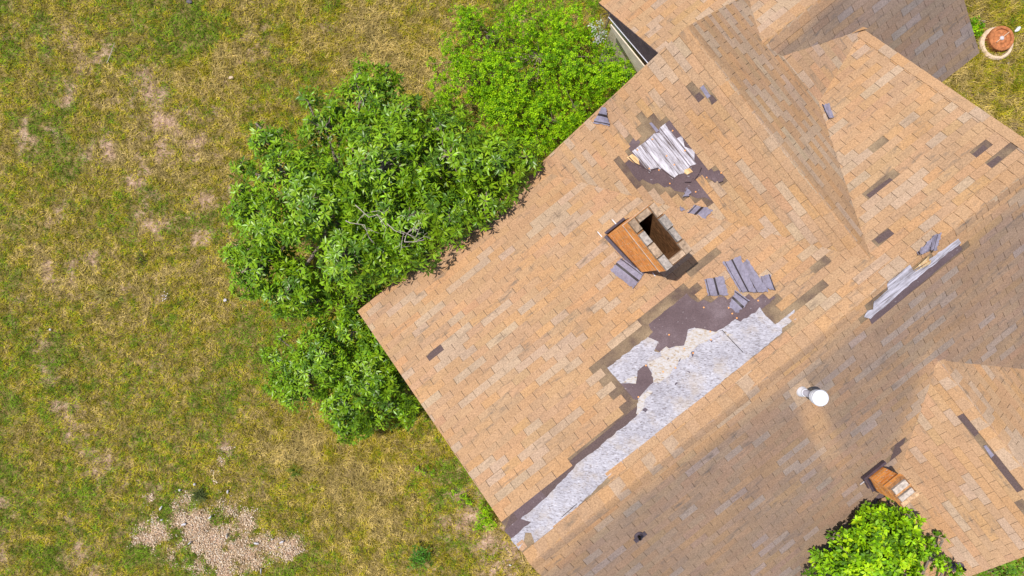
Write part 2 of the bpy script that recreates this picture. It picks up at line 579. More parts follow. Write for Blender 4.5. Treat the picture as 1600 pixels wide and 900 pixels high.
BEIGE = BEIGE * 0.70 + PAL.mean(0) * 0.26
PAL = PAL * 0.955

def clip_convex(poly, conv):
    """Sutherland-Hodgman; conv counter-clockwise"""
    out = poly
    n = len(conv)
    for i in range(n):
        ax, ay = conv[i]; bx, by = conv[(i + 1) % n]
        inp, out = out, []
        if not inp: return []
        def side(p): return (bx - ax) * (p[1] - ay) - (by - ay) * (p[0] - ax)
        for k in range(len(inp)):
            p, q = inp[k], inp[(k + 1) % len(inp)]
            sp, sq = side(p), side(q)
            if sp >= 0: out.append(p)
            if (sp >= 0) != (sq >= 0):
                t = sp / (sp - sq)
                out.append((p[0] + (q[0] - p[0]) * t, p[1] + (q[1] - p[1]) * t))
    return out

def area(p):
    return 0.5 * sum(p[i][0] * p[(i + 1) % len(p)][1] - p[(i + 1) % len(p)][0] * p[i][1] for i in range(len(p)))

def inside(p, poly):
    x, y = p; c = False
    for i in range(len(poly)):
        x1, y1 = poly[i]; x2, y2 = poly[i - 1]
        if (y1 > y) != (y2 > y) and x < (x2 - x1) * (y - y1) / (y2 - y1) + x1: c = not c
    return c

def crop(x0, y0, sc, pts):
    return [(x0 + a / sc, y0 + b / sc) for a, b in pts]

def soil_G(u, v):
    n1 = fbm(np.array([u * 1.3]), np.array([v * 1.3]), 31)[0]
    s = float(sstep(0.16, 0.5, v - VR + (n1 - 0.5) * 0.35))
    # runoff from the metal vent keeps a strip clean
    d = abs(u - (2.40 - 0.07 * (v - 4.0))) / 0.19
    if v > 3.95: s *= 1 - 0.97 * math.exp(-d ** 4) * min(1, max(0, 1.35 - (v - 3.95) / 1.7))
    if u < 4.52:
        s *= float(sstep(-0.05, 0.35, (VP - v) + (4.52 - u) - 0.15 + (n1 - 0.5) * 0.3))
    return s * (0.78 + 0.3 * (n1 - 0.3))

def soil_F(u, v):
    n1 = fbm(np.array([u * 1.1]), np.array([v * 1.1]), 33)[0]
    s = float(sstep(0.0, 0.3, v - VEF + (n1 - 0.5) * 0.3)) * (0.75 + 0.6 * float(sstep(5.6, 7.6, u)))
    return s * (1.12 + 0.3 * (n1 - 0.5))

def soil_J(u, v): return 0.30
def soil_B(u, v):
    n1 = fbm(np.array([u * 1.3]), np.array([v * 1.3]), 35)[0]
    return 0.5 * max(0.0, n1 - 0.45)
def soil_0(u, v): return 0.0

def roof_slope(pl, along, polys, holes, soil, seed, pale=0.17):
    """one roof slope: deck slab in dark headlap, then every shingle tab laid on it as real geometry"""
    r = np.random.default_rng(seed)
    mb = MB()
    k = math.hypot(1, math.hypot(pl.b, pl.c))
    if along == 'u':
        sgn = 1 if pl.c > 0 else -1
        edge = -pl.a / pl.c if abs(pl.c) > 0 else 0
        to = lambda u, v: (u, (v - edge) * sgn * k)
        fr = lambda s, t: (s, edge + t / k * sgn)
    else:
        sgn = 1 if pl.b > 0 else -1
        edge = -pl.a / pl.b
        to = lambda u, v: (v, (u - edge) * sgn * k)
        fr = lambda s, t: (edge + t / k * sgn, s)
    th = Vector((0, 0, -0.05))
    for P in polys:
        top = [pl.pt(u, v, 0) for u, v in P]
        mb.poly(top, M['headlap'])
        bot = [p + th for p in top]
        mb.poly(bot[::-1], M['fascia'])
        for i in range(len(top)):
            j = (i + 1) % len(top)
            mb.poly([top[i], top[j], bot[j], bot[i]], M['fascia'])
    convs = []
    for P in polys:
        q = [to(*p) for p in P]
        if area(q) < 0: q = q[::-1]
        convs.append(q)
    hq = [[to(*pl.at(*p)) for p in h] for h in holes]
    allp = [p for q in convs for p in q]
    s0, s1 = min(p[0] for p in allp), max(p[0] for p in allp)
    t0, t1 = min(p[1] for p in allp), max(p[1] for p in allp)
    row0 = int(math.floor(t0 / EXPO)) - 1
    for row in range(row0, int(t1 / EXPO) + 2):
        ta = row * EXPO
        off = (row % 2) * TAB / 2 + r.normal(0, 0.006)
        c0 = int(math.floor((s0 - off) / TAB)) - 1
        run = 0
        for c in range(c0, int((s1 - off) / TAB) + 2):
            if run <= 0:
                beige = r.random() < pale
                run = 1 if r.random() < 0.6 else 2
                tone = (BEIGE[r.integers(len(BEIGE))] if beige else PAL[r.integers(len(PAL))]) * r.uniform(0.965, 1.035)
                tone = tone * (1 + r.normal(0, 0.012, 3))
            run -= 1
            sa = off + c * TAB
            mid = (sa + TAB / 2, ta + EXPO / 2)
            if any(inside(mid, h) for h in hq): continue
            lift = 0.0115 + max(0, r.normal(0, 0.0018))
            skew = r.normal(0, 0.002)
            g2 = GAP / 2 * r.uniform(0.55, 1.25)
            rect = [(sa + g2, ta + skew), (sa + TAB - g2, ta + skew + r.normal(0, 0.0015)), (sa + TAB - g2, ta + EXPO - 0.002), (sa + g2, ta + EXPO - 0.002)]
            tt = tone * r.uniform(0.975, 1.025)
            subs = [rect]
            if seed == 7 and abs(mid[0] - 2.36) < 0.7 and fr(*mid)[1] > 3.8:
                xs = [rect[0][0] + (rect[1][0] - rect[0][0]) * i_ / 4 for i_ in range(5)]
                subs = [[(xs[i_], rect[0][1]), (xs[i_ + 1], rect[0][1]), (xs[i_ + 1], rect[2][1]), (xs[i_], rect[2][1])] for i_ in range(4)]
            for q, sub in [(q_, s_) for q_ in convs for s_ in subs]:
                P = clip_convex(sub, q)
                if len(P) < 3 or abs(area(P)) < 1e-4: continue
                top, bot, uvs, cols = [], [], [], []
                for s, t in P:
                    u, v = fr(s, t)
                    f = min(max((t - ta) / EXPO, 0), 1)
                    top.append(pl.pt(u, v, lift * (1 - f) + 0.0045 * f))
                    bot.append(pl.pt(u, v, 0.001))
                    uvs.append((s + seed * 3.1, t))
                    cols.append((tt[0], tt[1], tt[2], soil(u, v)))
                mb.poly(top, M['shingle'], cols, uvs)
                for i in range(len(top)):
                    j = (i + 1) % len(top)
                    mb.poly([bot[i], bot[j], top[j], top[i]], M['shingle'], [cols[i], cols[j], cols[j], cols[i]], [uvs[i], uvs[j], uvs[j], uvs[i]])
    return mb.build('roof_slope', house)

# pieces of shingle that are gone, as outlines on the roof surface
H_A = [
    crop(540, 380, 5, [(675, 830), (790, 745), (815, 775), (700, 860)]),
    # long torn strip beside the ridge
    [(783, 832), (800, 797), (979, 650), (991, 645), (979, 634), (964, 606), (952, 592), (940, 580), (926, 574), (938, 560), (1020, 505), (993, 509), (992, 503), (1074, 440), (1088, 458), (1105, 466), (1132, 458), (1208, 458), (1228, 496), (1241, 480), (1246, 500), (1221, 519), (961, 735), (832, 864)],
    crop(1000, 380, 5.625, [(440, 230), (700, 15), (740, 50), (490, 260)]),
    crop(1000, 380, 5.625, [(1480, 265), (1575, 195), (1640, 150), (1660, 190), (1510, 305)]),
    crop(1000, 380, 5.625, [(1380, 545), (1575, 395), (1600, 440), (1395, 595)]),
    crop(1000, 380, 5.625, [(1130, 650), (1330, 500), (1385, 545), (1185, 720)]),
    crop(1200, 320, 5, [(320, 548), (435, 445), (465, 475), (345, 575)]),
]
H_C = [
    crop(1200, 150, 5, [(765, 775), (1010, 590), (1048, 620), (815, 812)]),
    crop(1200, 150, 5, [(715, 440), (830, 355), (862, 380), (745, 472)]),
    crop(1380, 160, 5.295, [(710, 450), (830, 350), (870, 385), (755, 485)]),
    crop(1380, 160, 5.295, [(815, 540), (1080, 325), (1115, 355), (860, 575)]),
    crop(1380, 160, 5.295, [(750, 85), (790, 55), (830, 75), (785, 115)]),
    crop(1200, 320, 5, [(830, 270), (950, 185), (995, 225), (865, 305)]),
    crop(1200, 320, 5, [(215, 800), (395, 650), (430, 640), (440, 680), (240, 820)]),
]
Q = lambda p: crop(900, 150, 5, p)
H_B1 = [
    Q([(270, 235), (292, 195), (412, 345), (385, 375)]),
    Q([(348, 412), (457, 312), (510, 355), (400, 472)]),
    Q([(262, 487), (297, 458), (485, 690), (450, 715)]),
    Q([(515, 172), (545, 140), (600, 215), (585, 250), (610, 300), (560, 322), (515, 268), (555, 235)]),
    Q([(600, 190), (640, 160), (680, 215), (655, 240)]),
    Q([(365, 490), (410, 465), (445, 425), (735, 183), (830, 300), (1000, 490), (1060, 590), (1130, 570), (1178, 628), (1110, 690), (1020, 650), (985, 690), (1075, 800), (1060, 880), (1160, 905), (1050, 840), (960, 850), (860, 800), (800, 800), (735, 750), (640, 750), (590, 725), (540, 725), (490, 680)]),
    crop(900, 0, 4, [(740, 520), (785, 500), (895, 650), (865, 682)]),
    crop(900, 0, 4, [(706, 562), (760, 528), (834, 635), (785, 664)]),
]
H_G = [
    crop(1280, 330, 3.9125, [(255, 650), (290, 600), (330, 545), (410, 440), (550, 322), (580, 350), (855, 150), (880, 240), (320, 700)]),
    crop(1320, 670, 6.43, [(530, 95), (610, 95), (520, 335), (450, 325)]),
    crop(1320, 670, 6.43, [(240, 745), (335, 645), (510, 700), (480, 790)]),
]
H_H = [
    crop(1200, 550, 2.5725, [(745, 235), (770, 228), (835, 310), (905, 405), (900, 425), (865, 395)]),
    crop(1200, 550, 2.5725, [(895, 425), (915, 415), (1028, 560), (1010, 575)]),
    crop(1200, 550, 2.5725, [(828, 397), (860, 385), (900, 425), (870, 450)]),
    crop(1200, 550, 2.5725, [(1000, 620), (1029, 615), (1060, 680), (1035, 660)]),
]
UR = 7.2
ULe, ULr = -2.40, -2.25
A_poly = [(ULe, VE), (UW - RW / SW, VE), (UW, RW / S + VE), (UW, VR), (ULr, VR)]
C_poly = [(UW, RW / S + VE), V2, V3, (UR, VR), (UW, VR)]
roof_slope(PA, 'u', [A_poly, C_poly], H_A + H_C, soil_0, 1)
ub = UW - RW / SW
roof_slope(PB1, 'v', [[(ub - 0.025, VW), (UW, VW), (UW, RW / S + VE), (ub, VE)]], H_B1, soil_0, 2)
uef = UW + (RW - RE) / SW
ueg = uef + (VEF - VW) * S / SW
roof_slope(PB2, 'v', [[(UW, VW), (ueg, VW), (uef, VEF), (UW, VEF)], [(UW, VEF), (uef, VEF), V1, V2, (UW, RW / S + VE)]], [], soil_B, 3, 0.42)
roof_slope(PJ, 'v', [[V1, V3, V2]], [], soil_J, 4)
UE0, UE1 = 4.34, 9.08
VE_E, VE_F = VEF - RE / S, VEF + RE / S
roof_slope(PE, 'u', [[(UE0, VE_E), (UE1, VE_E), (UE1, VW), (UE0, VW)], [(ueg, VW), (UE1, VW), (UE1, VEF), (uef, VEF)]], [], soil_0, 5)
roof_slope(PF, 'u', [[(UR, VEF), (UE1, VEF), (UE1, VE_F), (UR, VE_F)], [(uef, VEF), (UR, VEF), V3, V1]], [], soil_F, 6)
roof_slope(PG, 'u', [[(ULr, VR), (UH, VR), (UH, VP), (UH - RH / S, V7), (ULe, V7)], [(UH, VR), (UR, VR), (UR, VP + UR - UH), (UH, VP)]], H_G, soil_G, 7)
VH = 8.52
roof_slope(PH1, 'v', [[(UH, VP), (UH, VH), (UH - RH / S, VH), (UH - RH / S, V7)]], H_H, soil_0, 8)
roof_slope(PH2, 'v', [[(UH, VP), (UH + RH / S, V7), (UH + RH / S, VH), (UH, VH)]], [], soil_0, 9, 0.32)

# ---- ridge caps: bent shingles lapped along each ridge
def ridge_cap(along, c, a0, a1, rise, pl1, pl2, seed, skip=(), soil2=0.0, w1=0.17, w2=0.17, pale=.2):
    r = np.random.default_rng(seed)
    mb = MB()
    a = a0
    sg = 1 if a1 > a0 else -1
    while (a1 - a) * sg > 0.03:
        torn = any(x0 <= a + sg * .1 <= x1 for x0, x1 in skip)
        L = 0.20 * r.uniform(0.95, 1.05)
        b = a + sg * min(L, abs(a1 - a))
        beige = r.random() < pale
        tone = (BEIGE[r.integers(len(BEIGE))] if beige else PAL[r.integers(len(PAL))]) * r.uniform(0.95, 1.05)
        def ring(x, lift):
            pts = []
            for off in ((-w1, -0.09, -0.03, -.01, 0.0, 0.005, .01) if torn else (-w1, -0.09, -0.03, 0.0, 0.03, 0.09, w2)):
                pl = pl1 if off < 0 else pl2
                uv = (x, c + off) if along == 'u' else (c + off, x)
                p = W(uv[0], uv[1], ZE + min(pl1.rise(*uv), pl2.rise(*uv)))
                p.z += 0.014 + lift - 0.016 * math.exp(-(off / 0.03) ** 2)
                pts.append(p)
            return pts
        A, B = ring(a + 0.004 * sg, 0.012), ring(b, 0.002)
        for i in range(6):
            sa = soil2 if i >= 4 else (soil2 * 0.5 if i == 3 else 0)
            col = (*tone, sa)
            uvq = [(a + 40, i * .05), (b + 40, i * .05), (b + 40, i * .05 + .05), (a + 40, i * .05 + .05)]
            mb.poly([A[i], B[i], B[i + 1], A[i + 1]], M['shingle'], col, uvq)
            dn = Vector((0, 0, -0.016))
            mb.poly([A[i], A[i + 1], A[i + 1] + dn, A[i] + dn], M['shingle'], col, uvq)
        for Kx in (0, 6):
            dn = Vector((0, 0, -0.016))
            mb.poly([A[Kx], B[Kx], B[Kx] + dn, A[Kx] + dn], M['shingle'], (*tone, 0), uvq)
        a = b
    return mb.build('ridge_cap', house)

u3a, v3a = PG.at(1350, 492)
u3b, v3b = PG.at(1500, 375)
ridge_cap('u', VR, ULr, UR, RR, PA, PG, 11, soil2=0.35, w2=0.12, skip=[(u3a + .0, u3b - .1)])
ridge_cap('v', UW, VW, RW / S + VE + 0.08, RW, PB1, PB2, 12, w1=.13, w2=.13, pale=.06)
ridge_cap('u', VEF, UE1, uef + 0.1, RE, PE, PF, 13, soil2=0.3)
ridge_cap('v', UH, VH, VP - 0.05, RH, PH1, PH2, 14)

# bent caps along the exposed rake of the main roof over the lower wing
mb = MB()
vq = 0.22
tone = PAL[2]
while vq < VR - 0.05:
    ve = min(vq + 0.22, VR)
    t = (BEIGE[1] if random.random() < 0.2 else PAL[random.randrange(5)])
    for (ua, ha, ubb, hb) in ((UR - 0.16, 0.016, UR, 0.02), (UR, 0.02, UR + 0.035, -0.03)):
        p = [PA.pt(ua, vq, ha + 0.006), PA.pt(ubb, vq, hb + 0.006), PA.pt(ubb, ve, hb), PA.pt(ua, ve, ha)]
        mb.poly(p, M['shingle'], (*t, 0), [(vq + 60, 0), (vq + 60, .1), (ve + 60, .1), (ve + 60, 0)])
    vq = ve
# curled end cap where the rake dies into the valley
for k in range(6):
    a0, a1 = k / 6, (k + 1) / 6
    f = lambda s: (UR - 0.13 + 0.10 * math.cos(s * 2.2) * 1.0, 0.235 - 0.14 * math.sin(s * 2.4))
    (x0, y0), (x1, y1) = (UR + 0.02 - 0.30 * a0, 0.25 - 0.10 * math.sin(a0 * 1.57)), (UR + 0.02 - 0.30 * a1, 0.25 - 0.10 * math.sin(a1 * 1.57))
    p = [PA.pt(x0, y0 - .05, .03), PA.pt(x1, y1 - .05, .03), PA.pt(x1, y1 + .06, .07), PA.pt(x0, y0 + .06, .07)]
    mb.poly(p, M['shingle'], (*PAL[2], 0), [(0, 0), (.1, 0), (.1, .1), (0, .1)])
mb.build('rake_cap', house)

# ---- flat pieces lying on a slope
def on_roof(name, pl, px_poly, h, mat, parent=None, thick=0.003, uvd=False, wob=0.0, seed=0):
    r = np.random.default_rng(seed + 5)
    pts = []
    n = len(px_poly)
    for i in range(n):
        a, b = np.array(px_poly[i], float), np.array(px_poly[(i + 1) % n], float)
        m = max(1, int(np.linalg.norm(b - a) / 6)) if wob else 1
        for k in range(m):
            p = a + (b - a) * k / m
            if wob and k: p = p + r.normal(0, wob, 2)
            pts.append(tuple(p))
    uv = [pl.at(*p) for p in pts]
    if area(uv) > 0: uv = uv[::-1]
    flat = [Vector((u, v, 0)) for u, v in uv]
    mb = MB()
    top = [pl.pt(u, v, h) for u, v in uv]
    for t in tessellate_polygon([flat]):
        q = [top[i] for i in t]
        nn = (q[1] - q[0]).cross(q[2] - q[0])
        if nn.z < 0: q = q[::-1]
        mb.poly(q, mat)
    bot = [p - pl.n * thick for p in top]
    for i in range(len(top)):
        j = (i + 1) % len(top)
        mb.poly([bot[i], bot[j], top[j], top[i]], mat)
    o = mb.build(name, parent or house)
    return o, mb

def thin_line(pl, a, b, width_px, h, mat, name, parent):
    a, b = np.array(a, float), np.array(b, float)
    d = (b - a) / np.linalg.norm(b - a)
    n = np.array([-d[1], d[0]]) * width_px / 2
    return on_roof(name, pl, [tuple(a - n), tuple(b - n), tuple(b + n), tuple(a + n)], h, mat, parent, 0.002)[0]

# bare bitumen showing where whole tabs are gone (it lies below the tabs)
for pl_, poly_ in ((PA, [(662, 562), (700, 521), (713, 535), (676, 574)]), (PA, crop(1200, 150, 5, [(765, 775), (950, 640), (985, 660), (815, 812)])), (PA, H_C[2]), (PA, crop(1380, 160, 5.295, [(815, 540), (950, 440), (985, 470), (860, 575)])),
                   (PA, H_C[4]), (PA, H_C[5]), (PA, [(788, 829), (802, 795), (900, 712), (996, 634), (1006, 650), (905, 735), (801, 841)]),
                   (PB1, crop(900, 0, 4, [(740, 600), (770, 575), (835, 640), (785, 672)])), (PB1, crop(900, 0, 4, [(825, 600), (850, 590), (905, 655), (865, 690)])),
                   (PH1, crop(1200, 550, 2.5725, [(740, 235), (775, 225), (850, 325), (830, 340)])), (PH1, crop(1200, 550, 2.5725, [(890, 420), (915, 410), (1030, 560), (1008, 580)])),
                   (PG, H_G[1])):
    on_roof('bare_bitumen', pl_, poly_, 0.003, M['dark_lap'], thick=0.002)

# patch 1: felt with silvered planks showing through
felt1 = Q([(365, 490), (402, 470), (448, 428), (560, 330), (600, 300), (655, 255), (735, 184), (830, 298), (1000, 488), (1055, 560), (1075, 590), (1130, 572), (1176, 626), (1110, 665), (1020, 640), (985, 690), (1075, 795), (1055, 815), (1000, 790), (950, 800), (900, 780), (870, 755), (770, 740), (735, 705), (690, 715), (640, 680), (600, 690), (520, 650), (495, 668), (430, 590)])
on_roof('underlayment', PB1, felt1, 0.004, M['felt'], wob=0.6, seed=1)
on_roof('underlayment', PB1, Q([(405, 390), (455, 318), (505, 358), (480, 400), (440, 425), (430, 440)]), 0.0045, M['felt'], wob=0.3, seed=2)
on_roof('underlayment', PB1, Q([(573, 212), (590, 205), (650, 270), (628, 285)]), 0.0045, M['back'], seed=3)
on_roof('underlayment', PB1, crop(900, 0, 4, [(752, 515), (780, 506), (842, 600), (822, 615)]), 0.0045, M['back'], seed=3)

# planks: eight boards with gaps, clipped to the torn outline
woodpoly = Q([(440, 430), (500, 385), (560, 345), (610, 292), (655, 285), (652, 250), (700, 212), (722, 260), (790, 330), (832, 308), (850, 395), (930, 425), (925, 500), (942, 530), (895, 545), (850, 600), (800, 612), (755, 648), (700, 600), (655, 570), (598, 572), (575, 600), (520, 530)])
wq = [PB1.at(*p) for p in woodpoly]
deck1 = MB()
us = [p[0] for p in wq]; vs = [p[1] for p in wq]
u0_, u1_, v0_, v1_ = min(us), max(us), min(vs), max(vs)
nb = 9
edges_ = np.cumsum(np.concatenate([[0], rng.uniform(0.6, 1.5, nb)])); edges_ /= edges_[-1]
tris = [[wq[i] for i in t] for t in tessellate_polygon([[Vector((a, b, 0)) for a, b in wq]])]
for kb in range(nb):
    ua = u0_ + (u1_ - u0_) * edges_[kb] + 0.0012
    ue = u0_ + (u1_ - u0_) * edges_[kb + 1] - 0.0012 - (0.006 if rng.random() < .3 else 0)
    hb = 0.008 + rng.uniform(0, 0.006)
    strip = [(ua, v0_ - 1), (ue, v0_ - 1), (ue, v1_ + 1), (ua, v1_ + 1)]
    for t in tris:
        tt = t if area(t) > 0 else t[::-1]
        P = clip_convex(strip, tt)
        if len(P) < 3: continue
        tp = [PB1.pt(u, v, hb) for u, v in P]
        nn = (tp[1] - tp[0]).cross(tp[2] - tp[0])
        if nn.z < 0: tp = tp[::-1]
        deck1.poly(tp, M['grey_wood'])
        bt = [p - PB1.n * 0.006 for p in tp]
        for i in range(len(tp)):
            j = (i + 1) % len(tp)
            deck1.poly([bt[i], bt[j], tp[j], tp[i]], M['grey_wood'])
deck1.build('roof_deck', house)
# curled felt edges round the planks
def curl(pl, pts, width, lift, mat, name='torn_felt'):
    mb = MB()
    P = [pl.at(*p) for p in pts]
    for i in range(len(P) - 1):
        a, b = P[i], P[i + 1]
        d = Vector((b[0] - a[0], b[1] - a[1], 0)); d.normalize()
        n = (-d.y, d.x)
        prevA, prevB = pl.pt(*a, 0.006), pl.pt(*b, 0.006)
        for k in range(1, 5):
            f = k / 4
            s = width * math.sin(f * 1.9)
            h = 0.006 + lift * (1 - math.cos(f * 1.9))
            ca = pl.pt(a[0] + n[0] * s, a[1] + n[1] * s, h)
            cb = pl.pt(b[0] + n[0] * s, b[1] + n[1] * s, h)
            mb.poly([prevA, prevB, cb, ca], mat)
            prevA, prevB = ca, cb
    return mb.build(name, house)
curl(PB1, Q([(400, 490), (450, 540), (520, 575), (575, 612)]), -0.05, 0.025, M['felt'])
curl(PB1, Q([(590, 600), (650, 585), (720, 640), (750, 660)]), -0.06, 0.03, M['felt'])
curl(PB1, Q([(860, 640), (910, 640), (945, 590), (960, 550)]), 0.05, 0.035, M['felt'])
curl(PB1, Q([(1080, 630), (1110, 655), (1150, 640)]), 0.04, 0.03, M['felt'])
on_roof('splintered_wood', PB1, Q([(400, 480), (440, 450), (490, 490), (500, 545), (450, 520)]), 0.012, M['split_wood'], wob=0.3)
on_roof('splintered_wood', PB1, Q([(850, 575), (890, 560), (915, 590), (870, 612), (848, 600)]), 0.016, M['split_wood'], wob=0.3)

# patch 2: felt, white deck board, rotten zone
K3 = lambda p: crop(1000, 380, 5.625, p)
K4 = lambda p: crop(920, 480, 5, p)
K5 = lambda p: crop(760, 740, 4.925, p)
felt2 = K3([(75, 715), (240, 580), (410, 440), (450, 485), (510, 520), (560, 495), (620, 525), (690, 470), (770, 470), (920, 450), (1160, 450), (1192, 480), (1110, 545), (1060, 590), (880, 720), (700, 810), (560, 860), (395, 905), (250, 1000), (130, 930), (75, 820), (115, 780)])
on_roof('underlayment', PA, felt2, 0.004, M['felt'], wob=0.7, seed=4)
on_roof('underlayment', PA, K4([(375, 500), (440, 440), (500, 500), (500, 580), (520, 600), (390, 725), (350, 720), (245, 590)]), 0.0042, M['felt'], wob=0.2, seed=5)
# fresh dark headlap above the strip, felt at the rake
on_roof('underlayment', PA, K5([(138, 440), (250, 345), (330, 360), (350, 375), (194, 500)]), 0.004, M['felt'], seed=6)
on_roof('underlayment', PA, K5([(203, 285), (405, 125), (462, 182), (265, 345), (235, 345)]), 0.004, M['felt'], seed=6)
osb = [(798, 842)] + K5([(345, 372), (265, 348), (465, 182)]) + [(905, 722), (960, 679), (993, 652), (1000, 640), (997, 624), (1012, 606), (1021, 598), (1018, 582), (1010, 569), (996, 580), (994, 600), (970, 599), (949, 575), (1012, 527), (1029, 534), (1022, 549), (1030, 551), (1055, 541), (1070, 540), (1075, 515), (1086, 512), (1088, 518), (1118, 520), (1149, 499), (1157, 503), (1180, 489), (1187, 480), (1192, 488), (1211, 507), (1241, 484), (1244, 499), (1222, 513), (1222, 520), (962, 733), (836, 859)] + K5([(340, 585), (375, 545), (345, 455), (300, 455), (285, 530), (250, 585)])
on_roof('roof_deck', PA, osb, 0.009, M['osb'], wob=0.7, seed=7)
on_roof('rotten_deck', PA, K4([(560, 345), (680, 305), (745, 305), (775, 205), (835, 168), (840, 195), (970, 205), (860, 290), (800, 350), (780, 395), (700, 425), (640, 520), (590, 560), (555, 590), (505, 590), (500, 500), (460, 430), (520, 410), (570, 385)]), 0.0115, M['rot'], wob=1.8, seed=8)
on_roof('rotten_deck', PA, K4([(265, 595), (300, 560), (350, 540), (378, 545), (368, 600)]), 0.0115, M['rot'], wob=0.7, seed=9)
on_roof('rotten_deck', PA, K4([(370, 830), (395, 705), (470, 650), (500, 660), (440, 720), (420, 800), (385, 845)]), 0.0115, M['rot'], wob=0.7, seed=9)
on_roof('rotten_deck', PA, K3([(480, 750), (700, 775), (660, 800), (500, 880), (400, 900), (425, 800)]), 0.0117, M['rot'], wob=0.9, seed=10)
for a, b in ((K4([(1040, 180)])[0], K4([(1205, 355)])[0]), (K5([(580, 335)])[0], K5([(700, 230)])[0])):
    thin_line(PA, a, b, 0.9, 0.012, M['soot'], 'deck_joint', house)
for q in (K4([(415, 805), (440, 785), (462, 800), (445, 822)]), K4([(670, 600), (690, 585), (695, 595), (675, 612)]), K4([(765, 500), (790, 505), (790, 517)]), K4([(700, 425), (715, 400), (720, 405), (708, 428)]), K4([(800, 350), (825, 345), (815, 390), (805, 385)]), K4([(945, 260), (970, 262), (960, 275)]), K4([(612, 415), (620, 390), (626, 405)])):
    on_roof('deck_hole', PA, q, 0.013, M['lead'])
on_roof('splintered_wood', PA, K3([(735, 770), (780, 800), (820, 805), (790, 825), (760, 810)]), 0.013, M['rot'])
# patch 3: torn ridge edge with grey boards
K6 = lambda p: crop(1280, 330, 3.9125, p)
on_roof('roof_deck', PG, K6([(270, 645), (290, 605), (325, 598), (330, 550), (415, 478), (410, 442), (550, 325), (572, 362), (845, 165), (862, 190), (570, 425), (310, 655)]), 0.016, M['ridge_wood'], wob=0.5, seed=11)
on_roof('underlayment', PG, K6([(305, 660), (570, 430), (860, 195), (872, 235), (320, 692)]), 0.005, M['felt'], wob=0.2, seed=12)
sp = MB()
for (a, b, c_) in (((565, 355), (640, 262), (655, 300)), ((575, 365), (655, 285), (662, 315)), ((560, 345), (600, 290), (640, 268))):
    A, B, Cc = [PG.at(*q) for q in K6([a, b, c_])]
    p0, p1, p2 = PG.pt(*A, 0.03), PG.pt(*B, 0.09), PG.pt(*Cc, 0.05)
    dn = Vector((0, 0, -0.012))
    sp.poly([p0, p1, p2], M['split_wood'])
    sp.poly([p0 + dn, p2 + dn, p1 + dn], M['split_wood'])
    for x, y in ((p0, p1), (p1, p2), (p2, p0)):
        sp.poly([x, x + dn, y + dn, y], M['split_wood'])
sp.build('splintered_wood', house)
on_roof('underlayment', PH1, crop(1200, 550, 2.5725, [(865, 376), (876, 372), (908, 412), (896, 424)]), 0.016, M['back'])
# flashing felt round the small chimney
on_roof('underlayment', PG, crop(1320, 670, 6.43, [(250, 745), (340, 645), (500, 700), (500, 790)]), 0.017, M['felt'])

# nail caps
caps = [(PB1, q) for q in Q([(600, 337), (482, 418), (710, 466), (853, 425), (575, 565), (650, 577), (735, 682), (1023, 635), (937, 747), (1136, 599), (757, 270), (770, 535)])]
caps += [(PA, q) for q in K3([(561, 567), (811, 621), (851, 660), (1038, 507), (256, 807), (618, 778), (623, 850), (780, 570)])]
caps += [(PA, q) for q in K4([(447, 457), (678, 475), (581, 505), (747, 325), (815, 360), (388, 703)])]
proto = None
for pl, q in caps:
    u, v = pl.at(*q)
    mb = MB()
    mb.lathe(pl.pt(u, v, 0.012), [(0.013, 0), (0.013, 0.004), (0.009, 0.007), (0.003, 0.008)], M['nailcap'], 10, pl.n)
    mb.build('nail_cap', house)

# ---- walls, fascia, drip edges
def wall_box(name, u0, u1, v0, v1, z0, z1):
    mb = MB()
    c = [W(u0, v0, z0), W(u1, v0, z0), W(u1, v1, z0), W(u0, v1, z0)]
    d = [Vector((p.x, p.y, z1)) for p in c]
    for i in range(4):
        j = (i + 1) % 4
        mb.poly([c[i], c[j], d[j], d[i]], M['siding'])
    mb.build(name, house)
wall_box('wall', -1.95, 6.85, -1.05, V7 - 0.35, -0.2, ZE + 0.08)
wall_box('wall', UE0 + 0.12, UE1 - 0.3, VE_E + 0.35, VE_F - 0.35, -0.2, ZE + 0.08)
wall_box('wall', UH - RH / S + 0.3, UH + RH / S - 0.3, V7 - 0.4, VH - 0.3, -0.2, ZE + 0.08)
def gable(name, axis, c, pts):
    mb = MB()
    f = lambda a, r: W(c, a, ZE + r) if axis == 'u' else W(a, c, ZE + r)
    mb.poly([f(a, r) for a, r in pts], M['siding'])
    mb.build(name, house)
gable('wall', 'u', -1.95, [(VE + .2, 0.06), (VR, RR - .06), (V7 - .2, 0.06)])
gable('wall', 'u', 6.85, [(VE + .2, 0.06), (VR, RR - .06), (V7 - .2, 0.06)])
gable('wall', 'v', VW + 0.25, [(ub + .3, 0.06), (UW, RW - .06), (UW + RW / SW - .3, 0.06)])
gable('wall', 'u', UE0 + 0.12, [(VE_E + .2, 0.06), (VEF, RE - .06), (VE_F - .2, 0.06)])
gable('wall', 'u', UE1 - 0.3, [(VE_E + .2, 0.06), (VEF, RE - .06), (VE_F - .2, 0.06)])
gable('wall', 'v', VH - 0.3, [(UH - RH / S + .3, 0.06), (UH, RH - .06), (UH + RH / S - .3, 0.06)])

